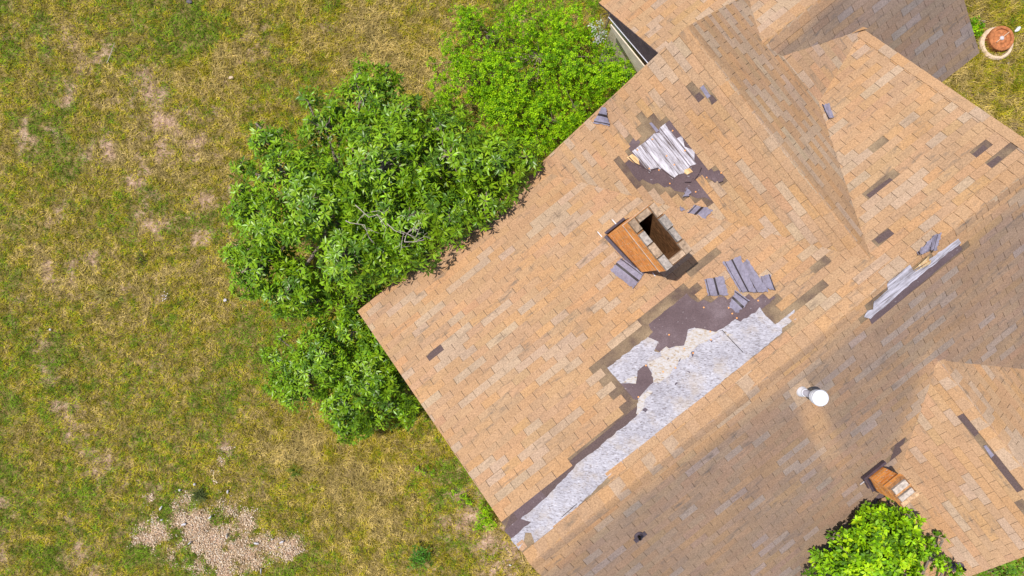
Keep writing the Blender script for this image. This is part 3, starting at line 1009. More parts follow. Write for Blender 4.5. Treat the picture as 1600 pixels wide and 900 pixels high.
def board(name, p0, p1, drop, thick, mat, off):
    mb = MB()
    off = Vector(off)
    a, b = p0 + off, p1 + off
    t = off.normalized() * thick
    d = Vector((0, 0, -drop))
    mb.box(a, b - a, t, d, mat)
    return mb.build(name, house)
uu, uvv = W(1, 0, 0), W(0, 1, 0)
lo = Vector((0, 0, -0.052))
board('fascia', PA.pt(ULe, VE) + lo, PA.pt(ub, VE) + lo, 0.13, 0.02, M['fascia'], uvv * 0.03)
board('fascia', PA.pt(ULe, VE) + lo, PA.pt(ULr, VR) + lo, 0.13, 0.02, M['fascia'], uu * 0.03)
board('fascia', PB1.pt(ub - .1, VW) + lo, PB1.pt(UW, VW) + lo, 0.14, 0.02, M['fascia'], uvv * 0.03)
board('fascia', PF.pt(UE0, VE_F) + lo, PF.pt(UE1, VE_F) + lo, 0.13, 0.02, M['fascia'], uvv * -0.05)
board('fascia', PH1.pt(UH - RH / S, VH) + lo, PH1.pt(UH, VH) + lo, 0.13, 0.02, M['fascia'], uvv * -0.05)
mb = MB()   # white drip edge along the eave
mb.box(PA.pt(-1.4, VE - 0.018, 0.004), PA.pt(-.7, VE - 0.018, 0.004) - PA.pt(-1.4, VE - 0.018, 0.004), uvv * 0.02, Vector((0, 0, -0.03)), M['galv'])
mb.build('drip_edge', house)
# sagging dark rake board and pale trim at the inner corner
mb = MB()
a, b = PE.pt(UE0 - 0.004, VE_E + 0.3), PE.pt(UE0 - 0.004, VW - 0.02)
pts = [a + lo * 0.1, b + lo * 0.1, b + Vector((0, 0, -0.62)) - uu * 0.02, a + Vector((0, 0, -0.14))]
mb.poly(pts, M['fascia']); mb.poly([p + uu * 0.03 for p in pts][::-1], M['fascia'])
for i in range(4):
    j = (i + 1) % 4
    mb.poly([pts[i], pts[j], pts[j] + uu * 0.03, pts[i] + uu * 0.03], M['fascia'])
mb.build('rake_board', house)
mb = MB()
mb.tube([b + Vector((0, 0, -0.62)) - uu * 0.03, a + Vector((0, 0, -0.16)) - uu * 0.012], 0.008, M['galv'], 6)
mb.build('trim', house)
mb = MB()
ps = [W(UE0 - .015, -2.62, 2.42), W(UE0 - .015, -1.30, 2.46), W(UE0 - .03, -1.30, 1.95), W(UE0 - .02, -1.75, 2.0), W(UE0 - .015, -2.62, 2.34)]
mb.poly(ps, M['siding']); mb.poly([p + uu * .02 for p in ps][::-1], M['siding'])
for i in range(5):
    j = (i + 1) % 5
    mb.poly([ps[i], ps[j], ps[j] + uu * .02, ps[i] + uu * .02], M['siding'])
mb.build('siding', house)

# ------------------------------------------------------------------ chimneys
def quad_uv(mb, pts, mat, w, h, col=None):
    mb.poly(pts, mat, col, [(0, 0), (w, 0), (w, h), (0, h)])

def chimney_body(u0, u1, v0, v1, z0, z1, rim, inner_z):
    mb = MB()
    oc = [(u0, v0), (u1, v0), (u1, v1), (u0, v1)]
    ic = [(u0 + rim, v0 + rim), (u1 - rim, v0 + rim), (u1 - rim, v1 - rim), (u0 + rim, v1 - rim)]
    for i in range(4):
        a, b = oc[i], oc[(i + 1) % 4]
        L = math.hypot(a[0] - b[0], a[1] - b[1])
        quad_uv(mb, [W(*a, z0), W(*b, z0), W(*b, z1), W(*a, z1)], M['brick'], L, z1 - z0)
        a, b = ic[i], ic[(i + 1) % 4]
        quad_uv(mb, [W(*b, inner_z), W(*a, inner_z), W(*a, z1), W(*b, z1)], M['inner_brick'], L, z1 - inner_z)
    for i in range(4):
        j = (i + 1) % 4
        mb.poly([W(*oc[i], z1), W(*oc[j], z1), W(*ic[j], z1), W(*ic[i], z1)], M['inner_brick'], None, [(0, 0), (.2, 0), (.2, .1), (0, .1)])
    mb.poly([W(*p, inner_z) for p in ic], M['soot'])
    return mb, oc, ic

def rim_bricks(u0, u1, v0, v1, w, z, h, seed, chim):
    r = np.random.default_rng(seed)
    mb = MB()
    def put(ua, ub_, va, vb):
        t = np.array((0.26, 0.18, 0.12)) * r.uniform(0.7, 1.3) if r.random() < .62 else np.array((0.25, 0.21, 0.18)) * r.uniform(.8, 1.15)
        hh = h * r.uniform(0.85, 1.15)
        j = r.normal(0, 0.006, 4)
        c = [W(ua + j[0], va + j[1], z), W(ub_ + j[2], va + j[1], z), W(ub_ + j[2], vb + j[3], z), W(ua + j[0], vb + j[3], z)]
        d = [W(ua + .008 + j[0], va + .008 + j[1], z + hh), W(ub_ - .008 + j[2], va + .008 + j[1], z + hh), W(ub_ - .008 + j[2], vb - .008 + j[3], z + hh), W(ua + .008 + j[0], vb - .008 + j[3], z + hh)]
        col = (*t, 1)
        mb.poly(d[::-1], M['rim'], col)
        for i in range(4):
            k = (i + 1) % 4
            mb.poly([c[i], c[k], d[k], d[i]], M['rim'], col)
    n = max(2, round((v1 - v0) / 0.2)); st = (v1 - v0) / n
    for k in range(n):
        put(u0, u0 + w, v0 + k * st + .004, v0 + (k + 1) * st - .004)
        put(u1 - w, u1, v0 + k * st + .004, v0 + (k + 1) * st - .004)
    n = max(1, round((u1 - u0 - 2 * w) / 0.2)); st = (u1 - u0 - 2 * w) / n
    for k in range(n):
        put(u0 + w + k * st + .004, u0 + w + (k + 1) * st - .004, v0, v0 + w)
        put(u0 + w + k * st + .004, u0 + w + (k + 1) * st - .004, v1 - w, v1)
    return mb.build('crown', chim)

# large chimney
cu0, cu1, cv0, cv1 = 1.765, 2.17, 0.29, 1.075
ztop = ZE + 3.02
mb, oc, ic = chimney_body(cu0, cu1, cv0, cv1, ZE + 0.2, ztop - 0.42, 0.082, ztop - 1.3)
chim = mb.build('chimney', house)
mb, oc, ic = chimney_body(cu0 - 0.018, cu1 + 0.018, cv0 - 0.018, cv1 + 0.018, ztop - 0.42, ztop, 0.10, ztop - 0.415)
mb.f.pop(); mb.m.pop(); mb.col.pop(); mb.uv.pop()
for (a_, b_) in (((cu0 - .024, cv0 - .024), (cu0 - .012, cv1 + .024)), ((cu0 - .012, cv0 - .024), (cu1 + .024, cv0 - .012))):
    mb.box(W(a_[0], a_[1], ztop - .43), W(b_[0], a_[1], 0) - W(a_[0], a_[1], 0), W(a_[0], b_[1], 0) - W(a_[0], a_[1], 0), Vector((0, 0, .028)), M['mortar'])
mb.build('corbel', chim)
rim_bricks(cu0 - .02, cu1 + .02, cv0 - .02, cv1 + .02, 0.105, ztop + .001, 0.055, 3, chim)
def flashing(parent, u0, u1, v0, v1, pl, wdt, up, t=0.012):
    mb = MB()
    for (a, b, n) in (((u0, v0), (u0, v1), (-1, 0)), ((u1, v0), (u1, v1), (1, 0)), ((u0, v0), (u1, v0), (0, -1)), ((u0, v1), (u1, v1), (0, 1))):
        o = lambda p, k: (p[0] + n[0] * k, p[1] + n[1] * k)
        e = 0.012
        P = [pl.pt(*o(a, wdt), 0.018), pl.pt(*o(b, wdt), 0.018), pl.pt(*o(b, e), 0.03), pl.pt(*o(a, e), 0.03)]
        mb.poly(P, M['lead']); mb.poly([p - pl.n * 0.006 for p in P][::-1], M['lead'])
        Qq = [pl.pt(*o(a, e), 0.03), pl.pt(*o(b, e), 0.03), pl.pt(*o(b, e), 0.03) + Vector((0, 0, up)), pl.pt(*o(a, e), 0.03) + Vector((0, 0, up))]
        mb.poly(Qq, M['lead'])
    return mb.build('flashing', parent)
flashing(chim, cu0, cu1, cv0, cv1, PA, 0.055, 0.1)
mb = MB()
for (p, q) in (((957, 344), (963, 351)), ((934, 363), (941, 371)), ((1020, 427), (1024, 432))):
    a, b = PA.at(*p), PA.at(*q)
    mb = MB()
    mb.tube([PA.pt(*a, .02), PA.pt(*b, .02)], 0.008, M['white'], 5)
    mb.build('sealant', chim)

# small chimney in the valley
du0, du1, dv0, dv1 = 2.64, 2.92, 6.0, 6.35
zb = ZE + PG.rise(2.78, 6.2)
mb, oc, ic = chimney_body(du0, du1, dv0, dv1, zb - 0.5, zb + 0.66, 0.06, zb + 0.3)
chim2 = mb.build('chimney', house)
mb, oc, ic = chimney_body(du0 - .018, du1 + .018, dv0 - .018, dv1 + .018, zb + 0.66, zb + 0.76, 0.07, zb + .665)
mb.f.pop(); mb.m.pop(); mb.col.pop(); mb.uv.pop()
mb.build('corbel', chim2)
mb = MB()
for va, ww in ((dv0 + 0.03, 0.1), (dv0 + 0.19, 0.08)):
    mb.box(W(du0 + .015, va, zb + 0.761), uu * (du1 - du0 - .03), uvv * ww, Vector((0, 0, 0.05)), M['mortar'])
mb.box(W(du0, dv0 + .135, zb + 0.761), uu * .3, uvv * 0.045, Vector((0, 0, .02)), M['rim'], (0.34, 0.17, 0.07, 1))
mb.box(W(du0 - .01, dv0 + .285, zb + 0.761), uu * .31, uvv * 0.075, Vector((0, 0, .03)), M['rim'], (0.4, 0.25, 0.14, 1))
mb.build('crown', chim2)
flashing(chim2, du0, du1, dv0, dv1, PG, 0.045, 0.1)
mb = MB()
mb.box(PG.pt(du0 - .1, dv0 - .085, .02), uu * .45, PG.pt(0, .05) - PG.pt(0, 0), Vector((0, 0, .1)), M['lead'])
mb.build('flashing', chim2)
mb = MB()
mb.box(PG.pt(du0 - .09, dv0 + .0, .02), uu * .02, PG.pt(0, .2) - PG.pt(0, 0), Vector((0, 0, .05)), M['lead'])
mb.box(PG.pt(du0 - .17, dv0 + .02, .02), uu * .1, PG.pt(0, .02) - PG.pt(0, 0), Vector((0, 0, .02)), M['pale'])
mb.build('metal_strap', chim2)

# ------------------------------------------------------------------ vents
pu, pv = PG.at(1251, 611)
base = PG.pt(pu, pv, 0.0)
mb = MB()
mb.lathe(base + Vector((0, 0, -0.03)), [(0.048, 0), (0.048, 0.62)], M['galv'], 20)
pipe = mb.build('vent_pipe', house)
mb = MB()
mb.lathe(base + Vector((0, 0, 0.02)), [(0.085, -0.06), (0.075, 0.05), (0.056, 0.11), (0.054, 0.15)], M['white'], 24)
fl = [PG.pt(pu - .16, pv - .16, .016), PG.pt(pu + .16, pv - .16, .016), PG.pt(pu + .16, pv + .19, .016), PG.pt(pu - .16, pv + .19, .016)]
mb.poly(fl, M['shingle'], (*BEIGE[0], 0), [(0, 0), (.3, 0), (.3, .3), (0, .3)])
mb.build('boot', pipe)
mb = MB()
mb.lathe(base + Vector((0, 0, 0.50)), [(0.075, 0), (0.10, 0.01), (0.10, 0.035), (0.085, 0.045), (0.085, 0.06), (0.108, 0.065), (0.108, 0.095), (0.09, 0.105), (0.09, 0.115), (0.112, 0.12), (0.115, 0.15), (0.10, 0.175), (0.055, 0.188), (0.01, 0.19)], M['white'], 28)
mb.build('cap', pipe, True)

bu, bv = PG.at(997, 836)
bp = PG.pt(bu, bv)
mb = MB()
d1, d2 = PG.pt(1, 0) - PG.pt(0, 0), PG.pt(0, 1) - PG.pt(0, 0)
mb.box(bp - d1 * 0.10 + d2 * 0.0 + PG.n * .014, d1 * 0.21, d2 * 0.08, PG.n * 0.006, M['rubber'])
mb.lathe(bp + PG.n * .014, [(0.072, 0), (0.07, 0.012), (0.05, 0.02), (0.042, 0.06), (0.03, 0.075), (0.026, 0.075)], M['rubber'], 22, PG.n)
bt = mb.build('pipe_boot', house)
mb = MB()
mb.lathe(bp + Vector((0, 0, 0.03)), [(0.022, 0), (0.022, 0.13), (0.015, 0.13), (0.015, 0.06)], M['soot'], 16)
mb.build('pipe', bt)
bu, bv = PH1.at(1498, 884)
bp = PH1.pt(bu, bv)
mb = MB()
d1, d2 = PH1.pt(0, 1) - PH1.pt(0, 0), PH1.pt(1, 0) - PH1.pt(0, 0)
mb.box(bp - d1 * 0.10 - d2 * .12 + PH1.n * .014, d1 * 0.16, d2 * 0.1, PH1.n * 0.006, M['rubber'])
mb.lathe(bp + PH1.n * .014, [(0.08, 0), (0.075, 0.014), (0.055, 0.025), (0.045, 0.07), (0.03, 0.085)], M['rubber'], 22, PH1.n)
bt = mb.build('pipe_boot', house)
mb = MB()
mb.lathe(bp + Vector((0, 0, 0.05)), [(0.022, 0), (0.022, 0.12), (0.015, 0.12), (0.015, 0.06)], M['soot'], 16)
mb.build('pipe', bt)

# ------------------------------------------------------------------ loose shingles lying on the roof
def loose(pl, corners, stripes, label, lift=0.03, curlv=0.05, seed=0, cat='shingle', h0=0.02, group='loose shingles lying on the roof'):
    """corners: four picture points; stripes: (s, t0, t1, width) dark tar lines across"""
    r = np.random.default_rng(seed)
    P = [np.array(pl.at(*c)) for c in corners]
    nu, nv = 14, 12
    jit = r.normal(0, 0.006, (nu + 1, nv + 1, 2))
    def surf(s, t, dh=0.0, jj=(0, 0)):
        p = (P[0] * (1 - s) + P[1] * s) * (1 - t) + (P[3] * (1 - s) + P[2] * s) * t
        p = p + np.array(jj)
        h = h0 + lift * (s * 0.5 + t * 0.5) + curlv * (max(0, t - 0.65) ** 2) * 3 + 0.012 * math.sin(s * 5 + t * 3 + seed)
        return pl.pt(p[0], p[1], h + dh)
    mb = MB()
    grid = [[surf(i / nu, j / nv, 0, jit[i, j] if (i in (0, nu) or j in (0, nv)) else (0, 0)) for j in range(nv + 1)] for i in range(nu + 1)]
    for i in range(nu):
        for j in range(nv):
            mb.poly([grid[i][j], grid[i + 1][j], grid[i + 1][j + 1], grid[i][j + 1]], M['back'])
    dn = pl.n * -0.005
    ring = [grid[i][0] for i in range(nu + 1)] + [grid[nu][j] for j in range(1, nv + 1)] + [grid[i][nv] for i in range(nu - 1, -1, -1)] + [grid[0][j] for j in range(nv - 1, 0, -1)]
    for i in range(len(ring)):
        a, b = ring[i], ring[(i + 1) % len(ring)]
        mb.poly([a, b, b + dn, a + dn], M['shingle'], (*PAL[0], 0), [(0, 0)] * 4)
    c = sum((Vector(g_) for g_ in ring), Vector()) / len(ring)
    o = mb.build('loose_shingle')
    # origin onto the piece itself
    o.data.transform(__import__('mathutils').Matrix.Translation(-c)); o.location = c
    tag(o, label, cat, group)
    for (s, t0, t1, wd) in stripes:
        sb = MB()
        prev = None
        for k in range(13):
            t = t0 + (t1 - t0) * k / 12
            cur = (surf(max(0, s - wd / 2), t, 0.0035), surf(min(1, s + wd / 2), t, 0.0035))
            if prev: sb.poly([prev[0], prev[1], cur[1], cur[0]], M['tar'])
            prev = cur
        sb.build('tar_strip', o)
    return o

full = lambda s, wd: (s, 0.0, 1.0, wd)
loose(PA, K3([(565, 325), (730, 290), (778, 472), (600, 470)]), [full(.09, .04), full(.52, .10)], 'grey upturned shingle lying straight above the dark felt, left of the largest loose shingle', .03, .05, 1)
loose(PA, K3([(725, 175), (882, 120), (1020, 452), (880, 440)]), [full(.13, .035), full(.52, .09)], 'largest grey upturned shingle, long and tilted, at the upper edge of the dark felt', .05, .06, 2)
loose(PA, K3([(895, 185), (945, 155), (1130, 447), (1025, 450)]), [(.06, .5, 1, .06)], 'narrow grey shingle strip tucked beside the largest loose shingle', .06, .05, 3, h0=.028)
loose(PA, K3([(1055, 295), (1140, 285), (1195, 432), (1075, 400)]), [full(.12, .03), full(.93, .10)], 'short grey upturned shingle at the right end of the dark felt', .05, .05, 4)
loose(PA, K3([(838, 420), (785, 560), (850, 635), (965, 520)]), [full(.1, .06), full(.5, .14)], 'bent grey shingle piece hanging down over the dark felt', .02, .03, 5, h0=.05)
loose(PA, crop(920, 290, 5.3, [(275, 605), (180, 712), (370, 865), (455, 740)]), [full(.1, .05), full(.48, .13)], 'grey upturned shingle against the foot of the large brick chimney', .02, -.02, 6, h0=.045)
loose(PB1, crop(920, 290, 5.3, [(885, 152), (1035, 200), (880, 352), (795, 245)]), [full(.07, .05), full(.42, .13)], 'ragged grey shingle below the grey planks, right of the large chimney', .03, .03, 7)
loose(PB1, Q([(142, 205), (205, 82), (245, 85), (272, 230)]), [full(.08, .06), full(.52, .14)], 'small grey upturned shingle at the eave edge near the green bush', .03, .04, 8)
loose(PA, crop(1200, 150, 5, [(420, 70), (475, 65), (512, 180), (472, 190)]), [full(.08, .16)], 'lone small lavender grey shingle in the valley between two slopes', .02, .03, 9)
loose(PA, K6([(690, 157), (737, 150), (703, 262), (662, 262)]), [full(.05, .06), full(.55, .05)], 'grey shingle standing up at the ridge beside the splintered wood', .08, .06, 10, h0=.05)
loose(PA, K6([(592, 262), (690, 168), (662, 258), (602, 282)]), [full(.1, .08)], 'folded grey shingle at the ridge tucked under the splintered wood', .04, .04, 11, h0=.045)
loose(PB1, Q([(870, 705), (908, 742), (890, 772), (845, 777)]), [full(.1, .06)], 'crumpled grey scrap on the felt below the grey planks', .05, .06, 12)
loose(PB1, crop(920, 290, 5.3, [(762, 160), (800, 200), (775, 198), (758, 185)]), [], 'tiniest grey scrap between the large chimney and the grey planks', .03, .03, 13)

# a few orange tab pieces
o, _ = on_roof('loose_tab', PG, crop(1320, 670, 6.43, [(322, 700), (390, 672), (420, 745), (415, 785), (345, 770)]), 0.04, M['shingle'])
o.data.attributes['tone'].data.foreach_set('color', list((*PAL[2], 0.0)) * len(o.data.loops))
o['label'] = 'single tan tab torn loose above the small chimney flashing'

# ------------------------------------------------------------------ foliage tools
def leaves(base, d, up, L, Wd, droop, fold):
    """N leaves as five-vertex folded blades"""
    d = d / np.linalg.norm(d, axis=1, keepdims=True)
    s = np.cross(d, up); s /= np.linalg.norm(s, axis=1, keepdims=True) + 1e-9
    n = np.cross(s, d)
    L = L[:, None]; Wd = Wd[:, None]
    mid = base + d * L * 0.5
    v0 = base
    v1 = mid + s * Wd * 0.5 + n * Wd * fold
    v2 = mid
    v3 = mid - s * Wd * 0.5 + n * Wd * fold
    v4 = base + d * L - n * L * droop
    V = np.stack([v0, v1, v2, v3, v4], 1).reshape(-1, 3)
    k = np.arange(len(base))[:, None] * 5
    f = np.array([[0, 2, 1], [0, 3, 2], [1, 2, 4], [2, 3, 4]])
    Fc = (k[:, :, None] + f[None]).reshape(-1, 3)
    return V, Fc

def roof_z(u, v):
    """height of the roof surface over a plan point, or -1 outside the roof"""
    z = np.full(u.shape, -1.0)
    def put(mask, pl):
        np.copyto(z, np.maximum(z, ZE + pl.rise(u, v)), where=mask)
    main = (u > ULe - .02) & (u < UR + .02)
    put(main & (v > VE - .02) & (v <= VR), PA)
    put(main & (v > VR) & (v < V7 + .02), PG)
    put((u > ub - .05) & (u <= UW) & (v > VW - .02) & (v < 2.9), PB1)
    put((u > UW) & (u < 6.5) & (v > VW - .02) & (v < 2.9), PB2)
    put((u > UE0) & (u < UE1) & (v > VE_E) & (v <= VEF), PE)
    put((u > UE0) & (u < UE1) & (v > VEF) & (v < VE_F), PF)
    put((u > UH - RH / S) & (u <= UH) & (v > VP) & (v < VH), PH1)
    put((u > UH) & (u < UH + RH / S) & (v > VP) & (v < VH), PH2)
    return z

def lobes_points(lobes, dens, seed, thick=0.45, flat=0.55):
    """points through the outer volume of leaf masses; lobes: (px, py, radius px, top z)"""
    r = np.random.default_rng(seed)
    out, nrm, dp = [], [], []
    for (px, py, rp, zt) in lobes:
        dd = HC - zt
        c = ground_at(px, py, zt); rad = rp * dd / F
        n = max(6, int(dens * rad * rad * math.pi))
        th = r.uniform(0, 2 * math.pi, n)
        q = np.sqrt(r.uniform(0, 1, n))
        dep = r.beta(1.0, 1.7, n) * thick
        edge = 1 + 0.28 * np.sin(th * 3 + r.uniform(0, 6)) * 0.6 + r.normal(0, 0.06, n)
        rr = rad * q * edge
        z = zt - rad * flat * (1 - np.sqrt(np.clip(1 - q * q * 0.97, 0, 1))) - dep * max(0.35, min(1.0, rad))
        p = np.stack([c.x + rr * np.cos(th), c.y + rr * np.sin(th), z], 1)
        nn = np.stack([np.cos(th) * q, np.sin(th) * q, 1.15 - 0.6 * q], 1)
        out.append(p); nrm.append(nn); dp.append(dep / thick)
    return np.concatenate(out), np.concatenate(nrm), np.concatenate(dp)

def keep_clear(p, margin=0.06):
    u, v = toUV(p[:, 0], p[:, 1])
    rz = roof_z(u, v)
    return (rz < 0) | (p[:, 2] > rz + margin)

def tree(name, label, cat, trunk_px, lobes, dens, per, L, Wd, cols, mat, seed, trunk_r=0.06, elev=(0.0, 0.9), thick=0.45, flat=0.55, twigs=0, group=None, fold=0.18, droop=0.12, margin=0.07, gap=0.0, gapscale=2.2, fill=0.42):
    r = np.random.default_rng(seed)
    tb = ground_at(*trunk_px)
    root = empty(name, tb, label, cat, group)
    p, n, dpt = lobes_points(lobes, dens, seed, thick, flat)
    ok = keep_clear(p, margin)
    if gap > 0:
        gn = fbm(p[:, 0] * gapscale, p[:, 1] * gapscale, seed + 3)
        ok &= (gn > gap) | (dpt > fill) | (r.random(len(p)) < 0.1)
    p, n = p[ok], n[ok]
    N = len(p)
    n /= np.linalg.norm(n, axis=1, keepdims=True)
    # rosettes of leaves round each twig tip
    m = r.integers(per[0], per[1] + 1, N)
    idx = np.repeat(np.arange(N), m)
    k = len(idx)
    ax = n[idx] + r.normal(0, 0.25, (k, 3)) * 0.0
    tmp = np.where(np.abs(ax[:, 2:3]) < 0.9, np.array([[0, 0, 1.0]]), np.array([[1.0, 0, 0]]))
    a = np.cross(ax, tmp); a /= np.linalg.norm(a, axis=1, keepdims=True)
    b = np.cross(ax, a)
    first = np.concatenate([[0], np.cumsum(m)[:-1]])
    pos = np.arange(k) - first[idx]
    phi = pos * 2.4 + r.uniform(0, 6.28, N)[idx] + r.normal(0, 0.25, k)
    el = r.uniform(elev[0], elev[1], k)
    d = (a * np.cos(phi)[:, None] + b * np.sin(phi)[:, None]) * np.cos(el)[:, None] + ax * np.sin(el)[:, None]
    base = p[idx] + d * 0.01 - ax * (r.uniform(0, 0.05, k))[:, None]
    LL = r.uniform(L[0], L[1], k); WW = LL * r.uniform(Wd[0], Wd[1], k)
    V, Fc = leaves(base, d, ax + r.normal(0, 0.15, (k, 3)), LL, WW, droop * r.uniform(0.3, 1.8, k)[:, None], fold)
    # any leaf tip under the roof is dropped
    good = keep_clear(V, 0.012).reshape(-1, 5).all(1) & (V[:, 2].reshape(-1, 5).min(1) > 0.02)
    cols = np.array(cols)
    cc = cols[r.integers(len(cols), size=N)][idx] * (1 + r.normal(0, 0.13, (k, 1))) * (1 + r.normal(0, 0.05, (k, 3)))
    cv = np.repeat(np.clip(cc, 0.004, 1), 5, 0)
    Fc = Fc.reshape(-1, 4, 3)[good].reshape(-1, 3)
    used = np.unique(Fc); rem = np.zeros(len(V), int); rem[used] = np.arange(len(used))
    np_mesh('crown', V[used], rem[Fc], cv[used], mat, root)
    # trunk and limbs
    tr = MB(); limb = MB()
    zt = max(q[3] for q in lobes)
    hub = tb + Vector((0, 0, zt * 0.38))
    tr.tube([tb + Vector((0, 0, -0.1)), tb + Vector((0.03, 0.02, zt * 0.2)), hub], [trunk_r * 1.3, trunk_r, trunk_r * 0.85], M['bark'], 8)
    tr.build('trunk', root)
    for (px, py, rp, z) in lobes:
        c = ground_at(px, py, z); c.z = z - 0.35 * rp * (HC - z) / F - .12
        mid = hub.lerp(c, 0.5) + Vector((r.normal(0, .08), r.normal(0, .08), -0.06))
        limb.tube([hub, mid, c], [trunk_r * 0.6, trunk_r * 0.38, trunk_r * 0.2], M['bark'], 6)
        near = np.argsort(np.hypot(p[:, 0] - c.x, p[:, 1] - c.y) + r.uniform(0, .5, N) * rp / 60)[:max(4, int(rp / 4))]
        for q in near:
            e = Vector(p[q])
            mm = c.lerp(e, 0.5) + Vector((r.normal(0, .03), r.normal(0, .03), -0.03))
            limb.tube([c, mm, e], [trunk_r * 0.18, trunk_r * 0.13, trunk_r * 0.06], M['bark'], 4)
    limb.build('limbs', root)
    return root

# ------------------------------------------------------------------ trees and bushes
GR = [(0.14, 0.25, 0.006), (0.17, 0.295, 0.007), (0.105, 0.205, 0.006), (0.195, 0.32, 0.010), (0.065, 0.135, 0.008)]
big_lobes = [(405, 215, 30, 2.5), (430, 260, 52, 3.0), (555, 150, 58, 3.0), (500, 190, 48, 2.9), (620, 175, 45, 3.1), (470, 310, 85, 3.6), (590, 250, 95, 3.9), (695, 235, 75, 3.7), (690, 190, 30, 3.2),
             (775, 250, 55, 3.5), (825, 240, 26, 3.25), (760, 310, 40, 3.45), (400, 350, 55, 2.8), (395, 420, 48, 2.6), (440, 455, 48, 2.7), (525, 395, 75, 3.6), (640, 335, 75, 3.8), (600, 400, 45, 3.3), (700, 330, 45, 3.6),
             (545, 460, 38, 2.5), (640, 385, 32, 3.3), (490, 470, 28, 2.1), (555, 110, 18, 2.6), (600, 120, 22, 2.6), (395, 190, 12, 2.3), (475, 150, 16, 2.6), (370, 260, 15, 2.2), (375, 300, 20, 2.3), (363, 330, 20, 2.2), (360, 400, 22, 2.1), (378, 448, 22, 2.1), (372, 425, 18, 2.1)]
big = tree('broadleaf_tree', 'largest dark green broadleaf tree with long glossy leaves, spreading beside the eave', 'tree', (560, 320), big_lobes, 200, (7, 11), (0.095, 0.145), (0.26, 0.36), GR, M['leaf'], 101, 0.09, (-0.1, 0.8), 1.7, 0.6, gap=0.44, gapscale=2.9)
low_lobes = [(545, 520, 42, 2.4), (500, 560, 50, 2.4), (570, 590, 60, 2.5), (470, 590, 48, 2.2), (530, 640, 48, 2.1), (600, 640, 42, 2.1), (440, 590, 26, 1.9), (445, 625, 24, 1.8), (540, 670, 26, 1.7), (632, 648, 22, 1.8), (585, 545, 30, 2.4), (425, 560, 14, 1.7), (500, 520, 20, 2.0), (612, 600, 22, 2.0), (540, 682, 15, 1.4), (425, 605, 16, 1.6), (414, 555, 10, 1.5), (562, 668, 20, 1.6), (432, 530, 10, 1.6)]
tree('broadleaf_shrub', 'lower dark green broadleaf shrub beside the left roof rake', 'shrub', (540, 590), low_lobes, 200, (7, 11), (0.09, 0.135), (0.25, 0.34), GR, M['leaf'], 102, 0.05, (-0.1, 0.8), 1.5, 0.6, gap=0.42, gapscale=3.0)
# shaded filler shoots close to the eave, part of the same tree
r_ = np.random.default_rng(55)
hubp = ground_at(595, 335, 3.55)
def twig(p, d, L, rad, depth):
    e = p + d * L
    m = p.lerp(e, .5) + Vector(r_.normal(0, .03 * L / .3, 3))
    bare.tube([p, m, e], [rad, rad * .8, rad * .55], M['twig'], 4)
    if depth:
        for _ in range(r_.integers(2, 4)):
            nd = (d + Vector(r_.normal(0, .55, 3))); nd.z = nd.z * .35; nd.normalize()
            twig(p.lerp(e, r_.uniform(.45, 1)), nd, L * r_.uniform(.5, .75), rad * .6, depth - 1)
M['twig'] = plain('pale_dead_twig', (0.36, 0.29, 0.26), 0.9, 0.15, 0.2, 20)
for (px, py, z, dx, dy, L) in ((555, 320, 3.75, .8, -.35, .5), (600, 345, 3.75, .7, -.45, .5), (632, 378, 3.7, .9, .1, .4), (632, 378, 3.7, .3, .6, .3), (540, 345, 3.65, .9, -.2, .4)):
    bare = MB()
    twig(ground_at(px, py, z), Vector((dx, dy, .02)).normalized(), L * .8, .007, 2)
    bare.build('dead_twig', big)

YG = [(0.27, 0.46, 0.006), (0.31, 0.51, 0.007), (0.17, 0.34, 0.005), (0.26, 0.44, 0.008), (0.11, 0.25, 0.006), (0.09, 0.2, 0.006)]
bush_lobes = [(760, 45, 48, 1.5), (825, 110, 80, 2.0), (895, 90, 70, 2.2), (865, 180, 55, 2.1), (790, 170, 50, 1.8), (730, 120, 42, 1.4), (940, 110, 45, 2.2), (830, 20, 50, 1.6), (900, 20, 45, 1.9), (735, 25, 22, 1.1), (690, 105, 16, .9), (840, 225, 26, 2.0), (900, 160, 45, 2.2), (965, 95, 30, 2.2), (700, 60, 20, .9), (682, 128, 16, .8), (708, 172, 18, 1.0), (718, 22, 22, .9), (672, 95, 10, .7), (960, 112, 22, 2.35), (962, 85, 16, 2.2), (985, 112, 12, 2.5), (690, 150, 20, .9), (720, 80, 30, 1.2), (770, 110, 45, 1.7), (760, 205, 25, 1.5), (975, 115, 22, 2.3)]
tree('leafy_bush', 'bright yellow green bush of tiny leaves between the large tree and the upper roof wing', 'bush', (840, 110), bush_lobes, 620, (7, 12), (0.022, 0.044), (0.5, 0.7), YG, M['small_leaf'], 103, 0.014, (-0.2, 1.1), 0.9, 0.5, gap=0.48, gapscale=4.2, fill=0.6)
tree('withered_vine', 'small whitish withered vine beside the inner corner of the upper wing', 'vine', (945, 45), [(940, 38, 20, 2.25), (950, 20, 14, 2.3), (935, 55, 14, 2.2)], 130, (4, 7), (0.03, 0.06), (0.35, 0.6), [(0.42, 0.42, 0.42), (0.3, 0.36, 0.25), (0.18, 0.26, 0.1), (0.5, 0.48, 0.52)], M['small_leaf'], 104, 0.015, (-.2, 1), .3, .4)
LG = [(0.215, 0.385, 0.005), (0.25, 0.43, 0.006), (0.175, 0.33, 0.005), (0.33, 0.51, 0.008), (0.13, 0.27, 0.006), (0.10, 0.2, 0.006), (0.07, 0.15, 0.006)]
